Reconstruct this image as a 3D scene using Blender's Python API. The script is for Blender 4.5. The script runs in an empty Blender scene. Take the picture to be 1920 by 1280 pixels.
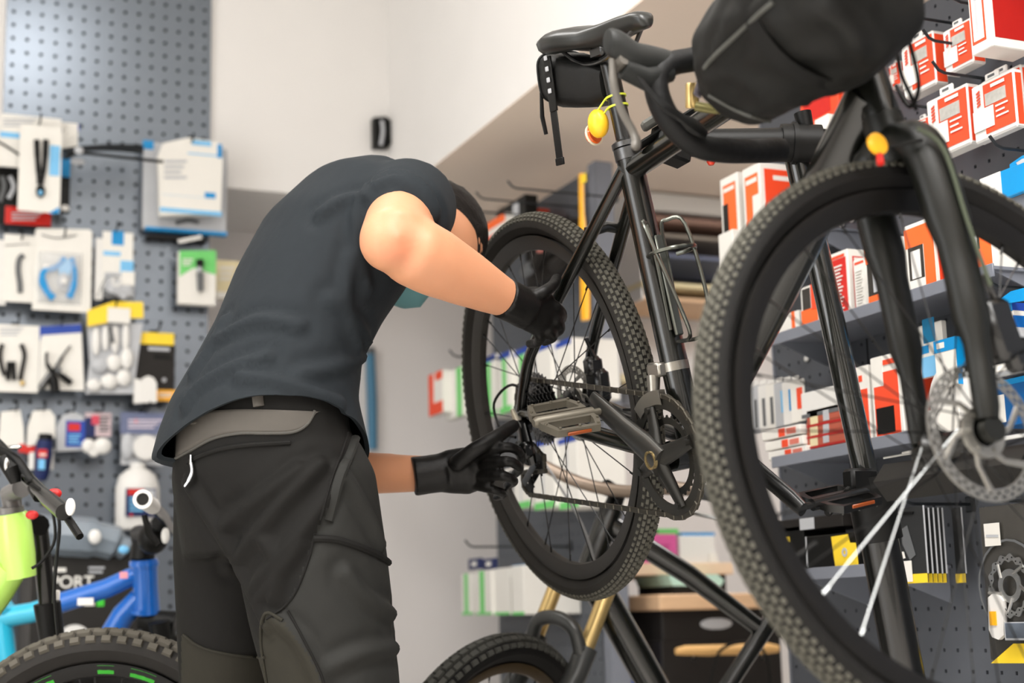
import bpy, bmesh, math, random
from math import sin, cos, pi, radians, sqrt, atan2
from mathutils import Vector as Vec, Matrix as Mat
from mathutils.bvhtree import BVHTree
random.seed(7)
S = bpy.context.scene
COL = S.collection

# ---------------------------------------------------------------- camera
F = 2880.0                       # focal length in pixels of the 1920 px wide photograph (54 mm lens)
CAM = Vec((0, 0, 0.63))
_y, _p, _r = radians(23.3), radians(10.27), radians(1.45)
FW = Vec((sin(_y)*cos(_p), cos(_y)*cos(_p), sin(_p)))
_r0 = Vec((cos(_y), -sin(_y), 0)); _u0 = _r0.cross(FW)
RT = _r0*cos(_r) - _u0*sin(_r)
UP = _u0*cos(_r) + _r0*sin(_r)
cd = bpy.data.cameras.new('camera'); cam = bpy.data.objects.new('camera', cd); COL.objects.link(cam)
cam.matrix_world = Mat(((RT.x, UP.x, -FW.x, CAM.x), (RT.y, UP.y, -FW.y, CAM.y), (RT.z, UP.z, -FW.z, CAM.z), (0, 0, 0, 1)))
cd.lens = 54.0; cd.sensor_width = 36.0; cd.clip_start = 0.02
cd.dof.use_dof = True; cd.dof.focus_distance = 2.42; cd.dof.aperture_fstop = 2.9
S.camera = cam
# ---------------------------------------------------------------- world, lamps, exposure
S.view_settings.view_transform = 'Standard'; S.view_settings.look = 'None'
S.view_settings.gamma = 1; S.view_settings.use_curve_mapping = False
S.view_settings.exposure = 0.0
w = bpy.data.worlds.new('world'); S.world = w; w.use_nodes = True
w.node_tree.nodes['Background'].inputs[0].default_value = (1, .96, .92, 1)
w.node_tree.nodes['Background'].inputs[1].default_value = 0.25
def area(name, loc, size, power, rot=(0, 0, 0), col=(1, .975, .945), spread=180):
    l = bpy.data.lights.new(name, 'AREA'); l.shape = 'RECTANGLE'; l.size, l.size_y = size; l.energy = power; l.color = col; l.spread = radians(spread)
    o = bpy.data.objects.new(name, l); o.location = loc; o.rotation_euler = rot; COL.objects.link(o); return o
area('ceiling_lamp', (0.52, 2.7, 2.96), (0.36, 0.9), 14)
area('ceiling_lamp', (-0.9, 1.6, 2.96), (0.5, 1.3), 40, spread=150)
area('ceiling_lamp', (0.75, 0.75, 2.96), (0.5, 1.3), 50, spread=146)
area('ceiling_lamp', (-0.6, -0.9, 2.96), (0.5, 1.3), 60, spread=156)
area('ceiling_lamp', (0.9, -0.9, 2.96), (0.5, 1.3), 66, spread=156)
area('counter_fill', (2.62, 3.3, 1.93), (0.6, 0.5), 13)  # added fill light, hidden behind the partition, brightens the niche cabinet and counter
area('shop_window', (-3.05, 1.2, 1.55), (3.6, 1.9), 80, (0, -pi/2, 0), (.94, .97, 1))

# ---------------------------------------------------------------- measuring the photograph
def ray(px, py): return FW + RT*((px-960)/F) - UP*((py-640)/F)
def at(px, py, d): return CAM + ray(px, py)*d
def onX(px, py, X): r = ray(px, py); return CAM + r*((X-CAM.x)/r.x)
def onY(px, py, Y): r = ray(px, py); return CAM + r*((Y-CAM.y)/r.y)

# ---------------------------------------------------------------- materials
def lin(c):
    c = c/255.0
    return c/12.92 if c <= .04045 else ((c+.055)/1.055)**2.4
_M = {}
def mat(name, rgb, rough=.5, metal=0., noise=0., scale=40., bump=0., bscale=None, coat=0., alpha=1., trans=0., sss=0., spec=None, stretch=None):
    if name in _M: return _M[name]
    m = bpy.data.materials.new(name); m.use_nodes = True; nt = m.node_tree; b = nt.nodes['Principled BSDF']
    c = tuple(lin(v) for v in rgb)
    b.inputs['Base Color'].default_value = c+(1,)
    b.inputs['Roughness'].default_value = rough; b.inputs['Metallic'].default_value = metal
    if spec is None: spec = .5 if (rough < .35 or metal > 0) else (.22 if max(c) < .12 else .4)
    b.inputs['Specular IOR Level'].default_value = spec
    b.inputs['Coat Weight'].default_value = coat; b.inputs['Coat Roughness'].default_value = .08
    b.inputs['Alpha'].default_value = alpha; b.inputs['Transmission Weight'].default_value = trans
    if sss: b.inputs['Subsurface Weight'].default_value = sss; b.inputs['Subsurface Radius'].default_value = (.012, .005, .003)
    if noise or bump:
        tc = nt.nodes.new('ShaderNodeTexCoord'); vec = tc.outputs['Object']
        if stretch:
            mp = nt.nodes.new('ShaderNodeMapping'); mp.inputs['Scale'].default_value = stretch
            nt.links.new(vec, mp.inputs['Vector']); vec = mp.outputs['Vector']
    if noise:
        n = nt.nodes.new('ShaderNodeTexNoise'); n.inputs['Scale'].default_value = scale; n.inputs['Detail'].default_value = 4
        nt.links.new(vec, n.inputs['Vector'])
        mx = nt.nodes.new('ShaderNodeMix'); mx.data_type = 'RGBA'
        mx.inputs['A'].default_value = tuple(v*(1-noise) for v in c)+(1,); mx.inputs['B'].default_value = tuple(min(1, v*(1+noise)) for v in c)+(1,)
        nt.links.new(n.outputs['Fac'], mx.inputs['Factor']); nt.links.new(mx.outputs['Result'], b.inputs['Base Color'])
    if bump:
        n2 = nt.nodes.new('ShaderNodeTexNoise'); n2.inputs['Scale'].default_value = bscale or scale; n2.inputs['Detail'].default_value = 3
        nt.links.new(vec, n2.inputs['Vector'])
        bp = nt.nodes.new('ShaderNodeBump'); bp.inputs['Strength'].default_value = bump; bp.inputs['Distance'].default_value = .01
        nt.links.new(n2.outputs['Fac'], bp.inputs['Height']); nt.links.new(bp.outputs['Normal'], b.inputs['Normal'])
    _M[name] = m; return m
WALL = mat('painted_wall', (233, 230, 227), .85, noise=.02, scale=6)
WALLD = mat('painted_wall_low', (234, 230, 228), .85, noise=.02, scale=6)
SOFF = mat('painted_soffit', (244, 227, 211), .9, noise=.02, scale=5)
CEIL = mat('painted_ceiling', (230, 227, 222), .9, noise=.02)
FLOOR = mat('floor_vinyl', (228, 224, 218), .35, noise=.1, scale=8)
BOARD = mat('grey_powder_coat', (122, 130, 140), .29, .75, noise=.04, scale=30)
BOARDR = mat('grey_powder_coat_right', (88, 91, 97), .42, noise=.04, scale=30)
HOLE = mat('hole_dark', (14, 14, 14), .8)
SHELF = mat('shelf_grey', (120, 124, 134), .4, noise=.03)
STEEL = mat('steel', (190, 190, 188), .28, 1., noise=.05)
DSTEEL = mat('dark_steel', (92, 92, 92), .32, 1., noise=.1)
WIRE = mat('dark_wire', (52, 56, 60), .35, .7)
BLK = mat('black_plastic', (9, 9, 8), .45, noise=.1)
BLKG = mat('black_gloss', (7, 7, 6), .26, noise=.05, coat=.1)
FRAME = mat('olive_black_frame', (11, 12, 8), .26, noise=.08, scale=12, coat=.4)
FORKM = mat('olive_black_fork', (14, 15, 11), .42, noise=.08, scale=12, spec=.35)
RUB = mat('tyre_rubber', (17, 16, 15), .7, noise=.15, scale=60)
KNOB = mat('tyre_knob_dusty', (84, 82, 74), .85, noise=.2, scale=80)
RIM = mat('rim_black', (15, 14, 13), .4)
SPOKE = mat('spoke_black', (24, 24, 24), .3, .6)
SPOKES = mat('spoke_silver', (140, 142, 142), .35, .9)
WHITE = mat('card_white', (232, 229, 222), .55, noise=.02)
WHITEP = mat('plastic_white', (228, 226, 222), .35, noise=.02)
CREAM = mat('cream', (228, 214, 172), .6, noise=.04)
ORG = mat('print_orange_red', (236, 76, 40), .45, noise=.03)
ORG2 = mat('print_orange', (250, 108, 46), .45, noise=.03)
DRED = mat('print_dark_red', (176, 26, 20), .45, noise=.04)
RED = mat('print_red', (205, 34, 24), .4, noise=.04)
BLUE = mat('print_blue', (0, 140, 205), .4, noise=.03)
SKY = mat('print_sky_blue', (120, 190, 235), .45, noise=.04)
DBLUE = mat('print_dark_blue', (28, 66, 160), .45, noise=.04)
NAVY = mat('print_navy', (34, 44, 88), .45, noise=.05)
GREEN = mat('print_green', (110, 205, 110), .45, noise=.04)
YEL = mat('print_yellow', (250, 214, 50), .45, noise=.03)
AMB = mat('amber', (250, 178, 30), .3, noise=.03)
GREY = mat('grey_card', (96, 98, 100), .5, noise=.05)
LGREY = mat('light_grey_card', (186, 188, 192), .5, noise=.05)
PINK = mat('pink_card', (214, 92, 156), .5, noise=.05)
WOOD = mat('pale_wood', (222, 184, 146), .55, noise=.12, scale=14, stretch=(1, 8, 8))
TAN = mat('tan_foam', (222, 176, 112), .6, noise=.08, scale=30)
MINT = mat('mint_paper', (190, 226, 212), .6, noise=.03)
DARK = mat('dark_laminate', (34, 31, 29), .5, noise=.06)
GOLD = mat('gold_anodised', (208, 180, 120), .3, .8)
PRINT = mat('print_black', (40, 40, 42), .6)
CLEAR = mat('clear_plastic', (240, 240, 240), .12, alpha=.28)

# ---------------------------------------------------------------- mesh collector
def frame_of(d, up=Vec((0, 0, 1))):
    d = Vec(d).normalized(); up = Vec(up)
    if abs(d.dot(up)) > .97: up = Vec((1, 0, 0))
    a = up.cross(d).normalized(); return a, d.cross(a), d
class M:
    def __init__(s): s.v = []; s.f = []; s.m = []; s.T = None
    def add(s, vs, fs, mi=0):
        n = len(s.v)
        s.v += [(s.T @ Vec(p)) if s.T else Vec(p) for p in vs]
        s.f += [tuple(i+n for i in q) for q in fs]; s.m += [mi]*len(fs)
    def box(s, lo, hi, mi=0, ch=0.0, R=None):
        lo, hi = Vec(lo), Vec(hi); c = (lo+hi)/2; h = (hi-lo)/2; h = Vec((abs(h.x), abs(h.y), abs(h.z)))
        fix = (lambda p: c+p) if R is None else (lambda p: c + R @ p)
        if ch <= 0:
            vs = [fix(Vec((x*h.x, y*h.y, z*h.z))) for x in (-1, 1) for y in (-1, 1) for z in (-1, 1)]
            s.add(vs, [(0, 1, 3, 2), (4, 6, 7, 5), (0, 4, 5, 1), (2, 3, 7, 6), (0, 2, 6, 4), (1, 5, 7, 3)], mi); return
        ch = min(ch, .49*min(h)*2); idx = {}; vs = []
        for x in (-1, 1):
            for y in (-1, 1):
                for z in (-1, 1):
                    for k in range(3):
                        p = Vec((x*(h.x-(k != 0)*ch), y*(h.y-(k != 1)*ch), z*(h.z-(k != 2)*ch)))
                        idx[x, y, z, k] = len(vs); vs.append(fix(p))
        fs = []; I = idx
        for q in (-1, 1):
            for k in range(3):
                a, b = [i for i in range(3) if i != k]; cyc = []
                for sa, sb in ((-1, -1), (1, -1), (1, 1), (-1, 1)):
                    t = [0, 0, 0]; t[k] = q; t[a] = sa; t[b] = sb; cyc.append(I[t[0], t[1], t[2], k])
                fs.append(tuple(cyc))
        for k in range(3):
            a, b = [i for i in range(3) if i != k]
            for sa in (-1, 1):
                for sb in (-1, 1):
                    t = [0, 0, 0]; t[a] = sa; t[b] = sb; t[k] = -1; u = tuple(t); t[k] = 1; w_ = tuple(t)
                    fs.append((I[u+(a,)], I[w_+(a,)], I[w_+(b,)], I[u+(b,)]))
        for x in (-1, 1):
            for y in (-1, 1):
                for z in (-1, 1): fs.append((I[x, y, z, 0], I[x, y, z, 1], I[x, y, z, 2]))
        s.add(vs, fs, mi)
    def loft(s, rings, mi=0, cap=True, close=False):
        n = len(rings[0]); vs = [p for r in rings for p in r]; fs = []
        k = len(rings)
        for i in range(k if close else k-1):
            j = (i+1) % k
            for t in range(n):
                u = (t+1) % n; fs.append((i*n+t, i*n+u, j*n+u, j*n+t))
        if cap and not close: fs += [tuple(range(n))[::-1], tuple(range((k-1)*n, k*n))]
        s.add(vs, fs, mi)
    def tube(s, pts, r, n=8, mi=0, cap=True, flat=1.0, up=(0, 0, 1), close=False):
        pts = [Vec(p) for p in pts]; k = len(pts); rr = r if isinstance(r, (list, tuple)) else [r]*k
        rings = []; pa = None
        for i, p in enumerate(pts):
            if close: d = pts[(i+1) % k]-pts[i-1]
            else: d = pts[min(i+1, k-1)]-pts[max(i-1, 0)]
            if d.length < 1e-9: d = Vec((0, 0, 1))
            d.normalize()
            if pa is None: a, b, _ = frame_of(d, up)
            else:
                a = (pa - d*pa.dot(d))
                a = a.normalized() if a.length > 1e-6 else frame_of(d, up)[0]
                b = d.cross(a)
            pa = a
            rings.append([p + a*(rr[i]*cos(2*pi*t/n)) + b*(rr[i]*flat*sin(2*pi*t/n)) for t in range(n)])
        s.loft(rings, mi, cap, close)
    def lathe(s, prof, c, axis, n=24, mi=0, cap=True, close=False):
        a, b, d = frame_of(axis); c = Vec(c)
        s.loft([[c + d*h + a*(r*cos(2*pi*t/n)) + b*(r*sin(2*pi*t/n)) for t in range(n)] for r, h in prof], mi, cap, close)
    def prism(s, poly, dv, mi=0):
        poly = [Vec(p) for p in poly]; dv = Vec(dv); n = len(poly)
        s.add(poly + [p+dv for p in poly], [tuple(range(n))[::-1], tuple(range(n, 2*n))] + [(i, (i+1) % n, n+(i+1) % n, n+i) for i in range(n)], mi)
    def ring(s, c, U, V, outer, inner, dv, mi=0):
        """flat ring between two 2D outlines of the same length, thickness dv"""
        c, U, V, dv = Vec(c), Vec(U), Vec(V), Vec(dv); n = len(outer)
        P = lambda q: c + U*q[0] + V*q[1]
        s.loft([[P(q) for q in outer], [P(q)+dv for q in outer], [P(q)+dv for q in inner], [P(q) for q in inner]], mi, False, True)
    def ball(s, c, r, n=12, mi=0, sq=(1, 1, 1)):
        c = Vec(c); rings = []
        for i in range(1, n//2+3):
            th = pi*(i)/(n//2+3)
            rings.append([c+Vec((r*sq[0]*sin(th)*cos(2*pi*t/n), r*sq[1]*sin(th)*sin(2*pi*t/n), -r*sq[2]*cos(th))) for t in range(n)])
        s.loft(rings, mi)
    def mesh(s, name, mats, ang=38, smooth=True):
        me = bpy.data.meshes.new(name); me.from_pydata([tuple(p) for p in s.v], [], s.f)
        for m_ in (mats if isinstance(mats, (list, tuple)) else [mats]): me.materials.append(m_)
        if any(s.m): me.polygons.foreach_set('material_index', s.m)
        bm = bmesh.new(); bm.from_mesh(me); bmesh.ops.recalc_face_normals(bm, faces=bm.faces); bm.to_mesh(me); bm.free()
        if smooth: me.shade_smooth(); me.set_sharp_from_angle(angle=radians(ang))
        return me
    def build(s, name, mats, parent=None, mw=None, **k):
        return link(name, s.mesh(name, mats, **k), parent, mw)
def link(name, me, parent=None, mw=None):
    o = bpy.data.objects.new(name, me); COL.objects.link(o)
    if parent: o.parent = parent
    if mw is not None: o.matrix_local = mw
    return o
def tag(o, label, cat, group=None):
    o['label'] = label; o['category'] = cat
    if group: o['group'] = group
    return o
def thing(name, label, cat, loc=(0, 0, 0), rz=0., group=None, mw=None):
    o = bpy.data.objects.new(name, None); COL.objects.link(o); o.empty_display_size = .05
    if mw is not None: o.matrix_world = mw
    else: o.location = loc; o.rotation_euler = (0, 0, rz)
    return tag(o, label, cat, group)
def struct(o): o['kind'] = 'structure'; return o
def stuff(o): o['kind'] = 'stuff'; return o
def arc(c, r, a0, a1, n, U=Vec((1, 0, 0)), V=Vec((0, 0, 1))):
    return [Vec(c)+U*(r*cos(a0+(a1-a0)*i/n))+V*(r*sin(a0+(a1-a0)*i/n)) for i in range(n+1)]
def smooth_path(pts, n=6, close=False):
    pts = [Vec(p) for p in pts]; out = []; k = len(pts)
    for i in range(k if close else k-1):
        if close: p0, p1, p2, p3 = pts[i-1], pts[i], pts[(i+1) % k], pts[(i+2) % k]
        else: p0, p1, p2, p3 = pts[max(i-1, 0)], pts[i], pts[i+1], pts[min(i+2, k-1)]
        for j in range(n):
            t = j/n
            out.append(.5*((2*p1)+(p2-p0)*t+(2*p0-5*p1+4*p2-p3)*t*t+(3*p1-p0-3*p2+p3)*t**3))
    if not close: out.append(pts[-1])
    return out
def text_mesh(body, size, m, parent, mw, name='lettering'):
    c = bpy.data.curves.new('txt', 'FONT'); c.body = body; c.size = size; c.extrude = .0004; c.align_x = 'LEFT'; c.offset = size*.012
    o = bpy.data.objects.new('txt', c); COL.objects.link(o)
    dg = bpy.context.evaluated_depsgraph_get(); me = bpy.data.meshes.new_from_object(o.evaluated_get(dg))
    bpy.data.objects.remove(o); me.materials.clear(); me.materials.append(m); me.name = name
    return link(name, me, parent, mw)
# ================================================================ ROOM
def slab(name, lo, hi, m, ch=0):
    q = M(); q.box(lo, hi, 0, ch); o = q.build(name, m); return struct(o)
slab('floor', (-3.2, -3.2, -.11), (3.4, 5.3, -.06), FLOOR)
slab('ceiling', (-3.2, -3.2, 3.0), (3.4, 5.3, 3.05), CEIL)
slab('wall_left', (-3.25, -3.2, -.06), (-3.15, 5.3, 3.0), WALL)
slab('wall_front', (-3.2, -3.25, -.06), (3.4, -3.15, 3.0), WALL)
slab('wall_right', (3.3, -3.2, -.06), (3.4, 5.3, 3.0), WALL)
slab('wall_back', (-3.2, 5.02, -.06), (3.4, 5.12, 3.0), WALLD)
ZB = 1.955
# boxed-in ducts (bulkheads) under the ceiling along the back and the right wall
slab('trim_1', (-3.15, 4.515, ZB), (1.53, 5.02, 3.0), WALL)
slab('trim_2', (1.53, -3.15, ZB), (3.3, 5.02, 3.0), [WALL, SOFF][0])
# underside of the right bulkhead is its own sheet of board
slab('trim_3', (1.5305, -3.15, ZB-.003), (3.3, 5.02, ZB), SOFF)
# wall that closes the niche behind the counter
slab('wall_niche', (1.89, 4.42, -.06), (3.3, 4.5, ZB-.012), WALLD)

def pegboard(name, label, o0, U, V, N, nu, nv, pu, pv, hole, square, m, skip=None):
    """sheet of steel with real holes; U,V in plane, N out of the wall"""
    U, V, N = Vec(U), Vec(V), Vec(N)
    k = 4 if square else 8; a0 = pi/4 if square else pi/8
    q = M(); vs = []; fs = []; ms = []
    hp = [(hole*cos(a0+2*pi*t/k), hole*sin(a0+2*pi*t/k)) for t in range(k)]
    for i in range(nu):
        for j in range(nv):
            c = Vec(o0)+U*((i+.5)*pu)+V*((j+.5)*pv); b = len(vs)
            cr = [(pu/2, pv/2), (-pu/2, pv/2), (-pu/2, -pv/2), (pu/2, -pv/2)]
            vs += [c+U*x+V*y for x, y in cr] + [c+U*x+V*y for x, y in hp] + [c+U*x+V*y-N*.006 for x, y in hp]
            per = k//4
            for e in range(4):
                # corner e, then the hole points between its diagonal neighbours
                h = [(e*per+d+(0 if square else 1)) % k for d in range(per+1)]
                fs.append((b+e, b+(e+1) % 4) + tuple(b+4+x for x in reversed(h))); ms.append(0)
            for t in range(k): fs.append((b+4+t, b+4+(t+1) % k, b+4+k+(t+1) % k, b+4+k+t)); ms.append(0)
            fs.append(tuple(b+4+k+t for t in range(k))); ms.append(1)
    q.v = [Vec(p) for p in vs]; q.f = fs; q.m = ms
    t = thing(name, label, 'pegboard', o0)
    o = q.build('perforated_sheet', [m, HOLE], None, smooth=False)
    o.parent = t; o.matrix_local = Mat.Translation(-Vec(o0))
    return t
# ================================================================ WHEELS (axle along local y, spoke plane x-z)
_SP = {}
def wheel(parent, name, mw, R=.351, tw=.021, rimr=.312, rimd=.026, nsp=28, knob=(150, 7, .0062, .0022), knobm=KNOB, rubm=RUB, rimm=RIM, spm=SPOKE, rotor=None, rotor_y=.045, hubr=.022, decals=None, silver=(), rimw=.013):
    """returns the wheel part (the rim); tyre, tread knobs, spokes, hub, rotor, valve are its sub-parts"""
    Y = Vec((0, 1, 0)); q = M()
    q.lathe([(rimr, -rimw), (rimr-.006, -rimw-.0005), (rimr-rimd, -rimw*.55), (rimr-rimd-.002, 0), (rimr-rimd, rimw*.55), (rimr-.006, rimw+.0005), (rimr, rimw), (rimr-.007, rimw*.7), (rimr-.009, 0), (rimr-.007, -rimw*.7)], (0, 0, 0), Y, 96, cap=False, close=True)
    rim = q.build(name, rimm, parent, mw)
    q = M(); rc = (R+rimr)/2-.001; rm = (R-rimr)/2+.001
    q.lathe([(rc+rm*cos(a)*(1 if cos(a) > 0 else .95), tw*sin(a)*(1 if cos(a) > -.2 else .78)) for a in [2*pi*i/18 for i in range(18)]], (0, 0, 0), Y, 128, cap=False, close=True)
    q.build('tyre', rubm, rim)
    n, cols, ks, kh = knob; q = M()
    for i in range(n):
        for c in range(cols):
            a = 2*pi*(i+.5*(c % 2)+.0*c)/n; b = (c-(cols-1)/2)/((cols-1)/2)*1.05   # angle over the crown of the tyre
            edge = abs(b) > .9
            rr = rc+rm*cos(b); yy = tw*sin(b)
            er = Vec((cos(a), 0, sin(a))); et = Vec((-sin(a), 0, cos(a)))
            nn = (er*cos(b)*1.0+Y*sin(b)).normalized(); bb = nn.cross(et)
            p = er*rr+Y*yy-nn*.001; hl = ks*(.86 if not edge else .6); hw = ks*(.48 if not edge else .42)
            h = kh+.001
            base = [p+et*(sx*hl)+bb*(sy*hw) for sx, sy in ((-1, -1), (1, -1), (1, 1), (-1, 1))]
            top = [p+nn*h+et*(sx*hl*.84)+bb*(sy*hw*.80) for sx, sy in ((-1, -1), (1, -1), (1, 1), (-1, 1))]
            q.add(base+top, [(4, 5, 6, 7), (0, 1, 5, 4), (1, 2, 6, 5), (2, 3, 7, 6), (3, 0, 4, 7)])
    stuff(q.build('tread_knobs', knobm, rim, smooth=False))
    q = M(); q.lathe([(.006, -.052), (.012, -.05), (.012, -.04), (hubr+.004, -.036), (hubr+.004, -.031), (hubr-.006, -.026), (hubr-.009, 0), (hubr-.006, .026), (hubr+.004, .031), (hubr+.004, .036), (.012, .04), (.012, .05), (.006, .052)], (0, 0, 0), Y, 20)
    q.build('hub', BLKG, rim)
    for k in range(nsp):
        side = 1 if k % 2 else -1; cr = 1 if (k//2) % 2 else -1
        key = (side, cr, rimr, rimd, hubr, k in silver)
        if key not in _SP:
            m_ = M(); a1 = cr*1.25
            m_.tube([Vec((hubr*cos(a1), side*.033, hubr*sin(a1))), Vec((rimr-rimd, side*.002, 0))], .0011 if k in silver else .00105, 5)
            m_.tube([Vec((rimr-rimd-.013, side*.0036, 0)), Vec((rimr-rimd+.002, side*.002, 0))], .0024 if k in silver else .0019, 5)
            _SP[key] = m_.mesh('spoke', SPOKES if k in silver else spm)
        o = link('spoke', _SP[key], rim); o.rotation_euler = (0, -2*pi*(k+.25*cr)/nsp, 0)
        if k in silver: o['label'] = 'bright silver spoke'
    q = M(); q.tube([(rimr-rimd+.002, 0, 0), (rimr-rimd-.035, 0, 0)], [.003, .0025], 6); q.build('valve', BLK, rim)
    if rotor:
        r1 = rotor; q = M(); ns = 72
        bands = [(r1, r1-.0028, None), (r1-.0028, r1-.0062, 0), (r1-.0062, r1-.0082, None), (r1-.0082, r1-.0115, 1), (r1-.0115, r1-.0142, None)]
        P = lambda r, a, y: Vec((r*cos(a), y, r*sin(a)))
        for ro, ri, hol in bands:
            for i in range(ns):
                if hol is not None and (i+hol) % 2: continue
                a0, a1 = 2*pi*i/ns, 2*pi*(i+1)/ns
                for sg in (-.0009, .0009): q.add([P(ro, a0, rotor_y+sg), P(ro, a1, rotor_y+sg), P(ri, a1, rotor_y+sg), P(ri, a0, rotor_y+sg)], [(0, 1, 2, 3)])
        for r_ in (r1, r1-.0142):
            q.loft([[P(r_, 2*pi*i/ns, rotor_y-.0009) for i in range(ns)], [P(r_, 2*pi*i/ns, rotor_y+.0009) for i in range(ns)]], 0, False)
        for k in range(6):
            a = 2*pi*k/6; q.tube([P(.026, a+.5, rotor_y), P(.042, a+.33, rotor_y), P(r1-.012, a, rotor_y)], [.0052, .0036, .0046], 6, flat=.3, up=Y)
        q.lathe([(.017, rotor_y-.003), (.030, rotor_y-.003), (.030, rotor_y+.003), (.017, rotor_y+.003)], (0, 0, 0), Y, 24, cap=False, close=True)
        for k in range(6):
            a = 2*pi*(k+.5)/6; q.lathe([(.003, 0), (.003, .005)], P(.0225, a, rotor_y), Y, 8)
        q.build('brake_rotor', mat('rotor_steel', (150, 148, 142), .38, .9, noise=.12, scale=90), rim)
    if decals:
        for a0, a1, dm in decals:
            q = M(); n = 8
            for sg in (-1, 1):
                y0 = sg*(rimw+.0006)
                q.loft([[Vec(((rimr-.004)*cos(a0+(a1-a0)*i/n), y0, (rimr-.004)*sin(a0+(a1-a0)*i/n))), Vec(((rimr-.019)*cos(a0+(a1-a0)*i/n), y0-sg*rimw*.35, (rimr-.019)*sin(a0+(a1-a0)*i/n)))] for i in range(n+1)], 0, False)
            q.build('rim_sticker', dm, rim)
    return rim

# ================================================================ THE BICYCLE IN THE STAND (local: x forward, y left, z up, origin rear axle)
_R = (Mat.Rotation(-1.5141, 3, 'Z') @ Mat.Rotation(.152, 3, 'Y') @ Mat.Rotation(.1921, 3, 'X'))
BT = Vec((1.1542, 2.4989, 1.0068)); BMW = Mat.Translation(BT) @ _R.to_4x4()
def BL(px, py, y):                 # point of the bicycle's own plane y=const seen at a pixel of the photograph
    o = _R.transposed() @ (CAM-BT); d = _R.transposed() @ ray(px, py)
    return o + d*((y-o.y)/d.y)
bike = thing('bicycle', 'black gravel bicycle with knobbly tyres clamped in the repair stand', 'bicycle', mw=BMW)
BB = Vec((.449, 0, -.062)); ST = Vec((.368, 0, .409)); HA = 1.2768
sx = Vec((-cos(HA), 0, sin(HA))); pf = Vec((sin(HA), 0, cos(HA))); AX = Vec((1.0892, 0, -.0145))
Hb = AX+sx*.41; Ht = AX+sx*.535
sd = (ST-BB).normalized()
q = M()
q.tube([BB, ST], [.0225, .021], 18)
q.tube([ST-sd*.025, (ST-sd*.02)*.4+Ht*.6, Ht-sx*.03], [.0175, .0185, .019], 16)
q.tube([BB, BB*.5+(Hb+sx*.035)*.5, Hb+sx*.035], [.028, .032, .030], 18, flat=1.08)
q.tube([Hb-sx*.012, Ht+sx*.008], [.0245, .0235], 18)
q.lathe([(.024, -.042), (.024, .042)], BB, (0, 1, 0), 20)
for s_ in (1, -1):
    q.tube(smooth_path([BB+Vec((-.012, s_*.026, 0)), Vec((.36, s_*.042, -.05)), Vec((.2, s_*.055, -.028)), Vec((.05, s_*.066, -.004)), Vec((0, s_*.067, 0))], 4), [.014]*9+[.012]*4+[.009]*4, 10)
    q.tube(smooth_path([ST+Vec((.006, s_*.014, -.022)), (ST+Vec((.006, s_*.014, -.022)))*.5+Vec((.082, s_*.060, .125))*.5, Vec((.082, s_*.060, .125)), Vec((.034, s_*.066, .062)), Vec((.004, s_*.067, .004))], 4), [.0115]*9+[.0105]*4+[.0095]*4, 10)
    q.lathe([(.016, -.004), (.016, .004)], (0, s_*.067, 0), (0, 1, 0), 14)
q.tube([(.262, -.034, .298), (.268, 0, .304), (.262, .034, .298)], .0095, 10)
frame = q.build('frame', FRAME, bike)
# seat post, clamp, saddle
sp0 = ST-sd*.03; sp1 = ST+sd*.165
q = M(); q.tube([sp0, sp1], .0148, 16); q.lathe([(.0148, .163), (.013, .175), (.006, .182)], ST, sd, 16); q.box(sp1+Vec((-.018, -.022, -.004)), sp1+Vec((.022, .022, .016)), 0, .004); q.tube([sp1+Vec((-.02, 0, -.01)), sp1+Vec((-.02, 0, .03))], .003, 8)
q.build('seat_post', BLKG, bike)
q = M(); q.lathe([(.0225, -.002), (.0225, .016)], ST-sd*.006, sd, 18); q.lathe([(.019, .016), (.0235, .018), (.0235, .026), (.018, .03)], ST-sd*.006, sd, 18); q.box(ST+Vec((-.034, -.006, -.004)), ST+Vec((-.018, .006, .012)), 0, .002)
q.build('seat_clamp', DSTEEL, bike)
rings = []
tail, nose = BL(1066, 74, 0), BL(1214, 29, 0)
prof = [(0, .050, .014, -.004), (.03, .066, .040, -.002), (.12, .071, .048, .000), (.28, .066, .046, -.002), (.42, .048, .040, -.006), (.55, .031, .034, -.003), (.72, .022, .028, .002), (.9, .018, .024, .003), (.97, .015, .020, .000), (1, .008, .011, -.005)]
for u, hw, th, dz in prof:
    c = tail.lerp(nose, u)+Vec((0, 0, dz)); L = 20; ring = []
    for k in range(L):
        a = 2*pi*k/L; x_, z_ = cos(a), sin(a)
        z2 = (z_*.32 if z_ > 0 else z_*.95)*th - .004*(abs(x_)**3)*(1 if u < .5 else .4)
        if u < .5 and z_ < 0: z2 *= (.45+.55*abs(x_)**1.5)
        ring.append(c+Vec((0, hw*math.copysign(abs(x_)**.85, x_), z2)))
    rings.append(ring)
q = M(); q.loft(rings); sad = q.build('saddle', mat('saddle_vinyl', (30, 31, 29), .34, noise=.06, scale=60), bike, ang=60)
q = M()
for s_ in (1, -1):
    q.tube(smooth_path([tail.lerp(nose, .12)+Vec((0, s_*.036, -.018)), tail.lerp(nose, .28)+Vec((0, s_*.022, -.048)), tail.lerp(nose, .58)+Vec((0, s_*.02, -.05)), tail.lerp(nose, .86)+Vec((0, s_*.008, -.016))], 5), .0035, 8)
q.build('saddle_rails', DSTEEL, bike)
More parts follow.
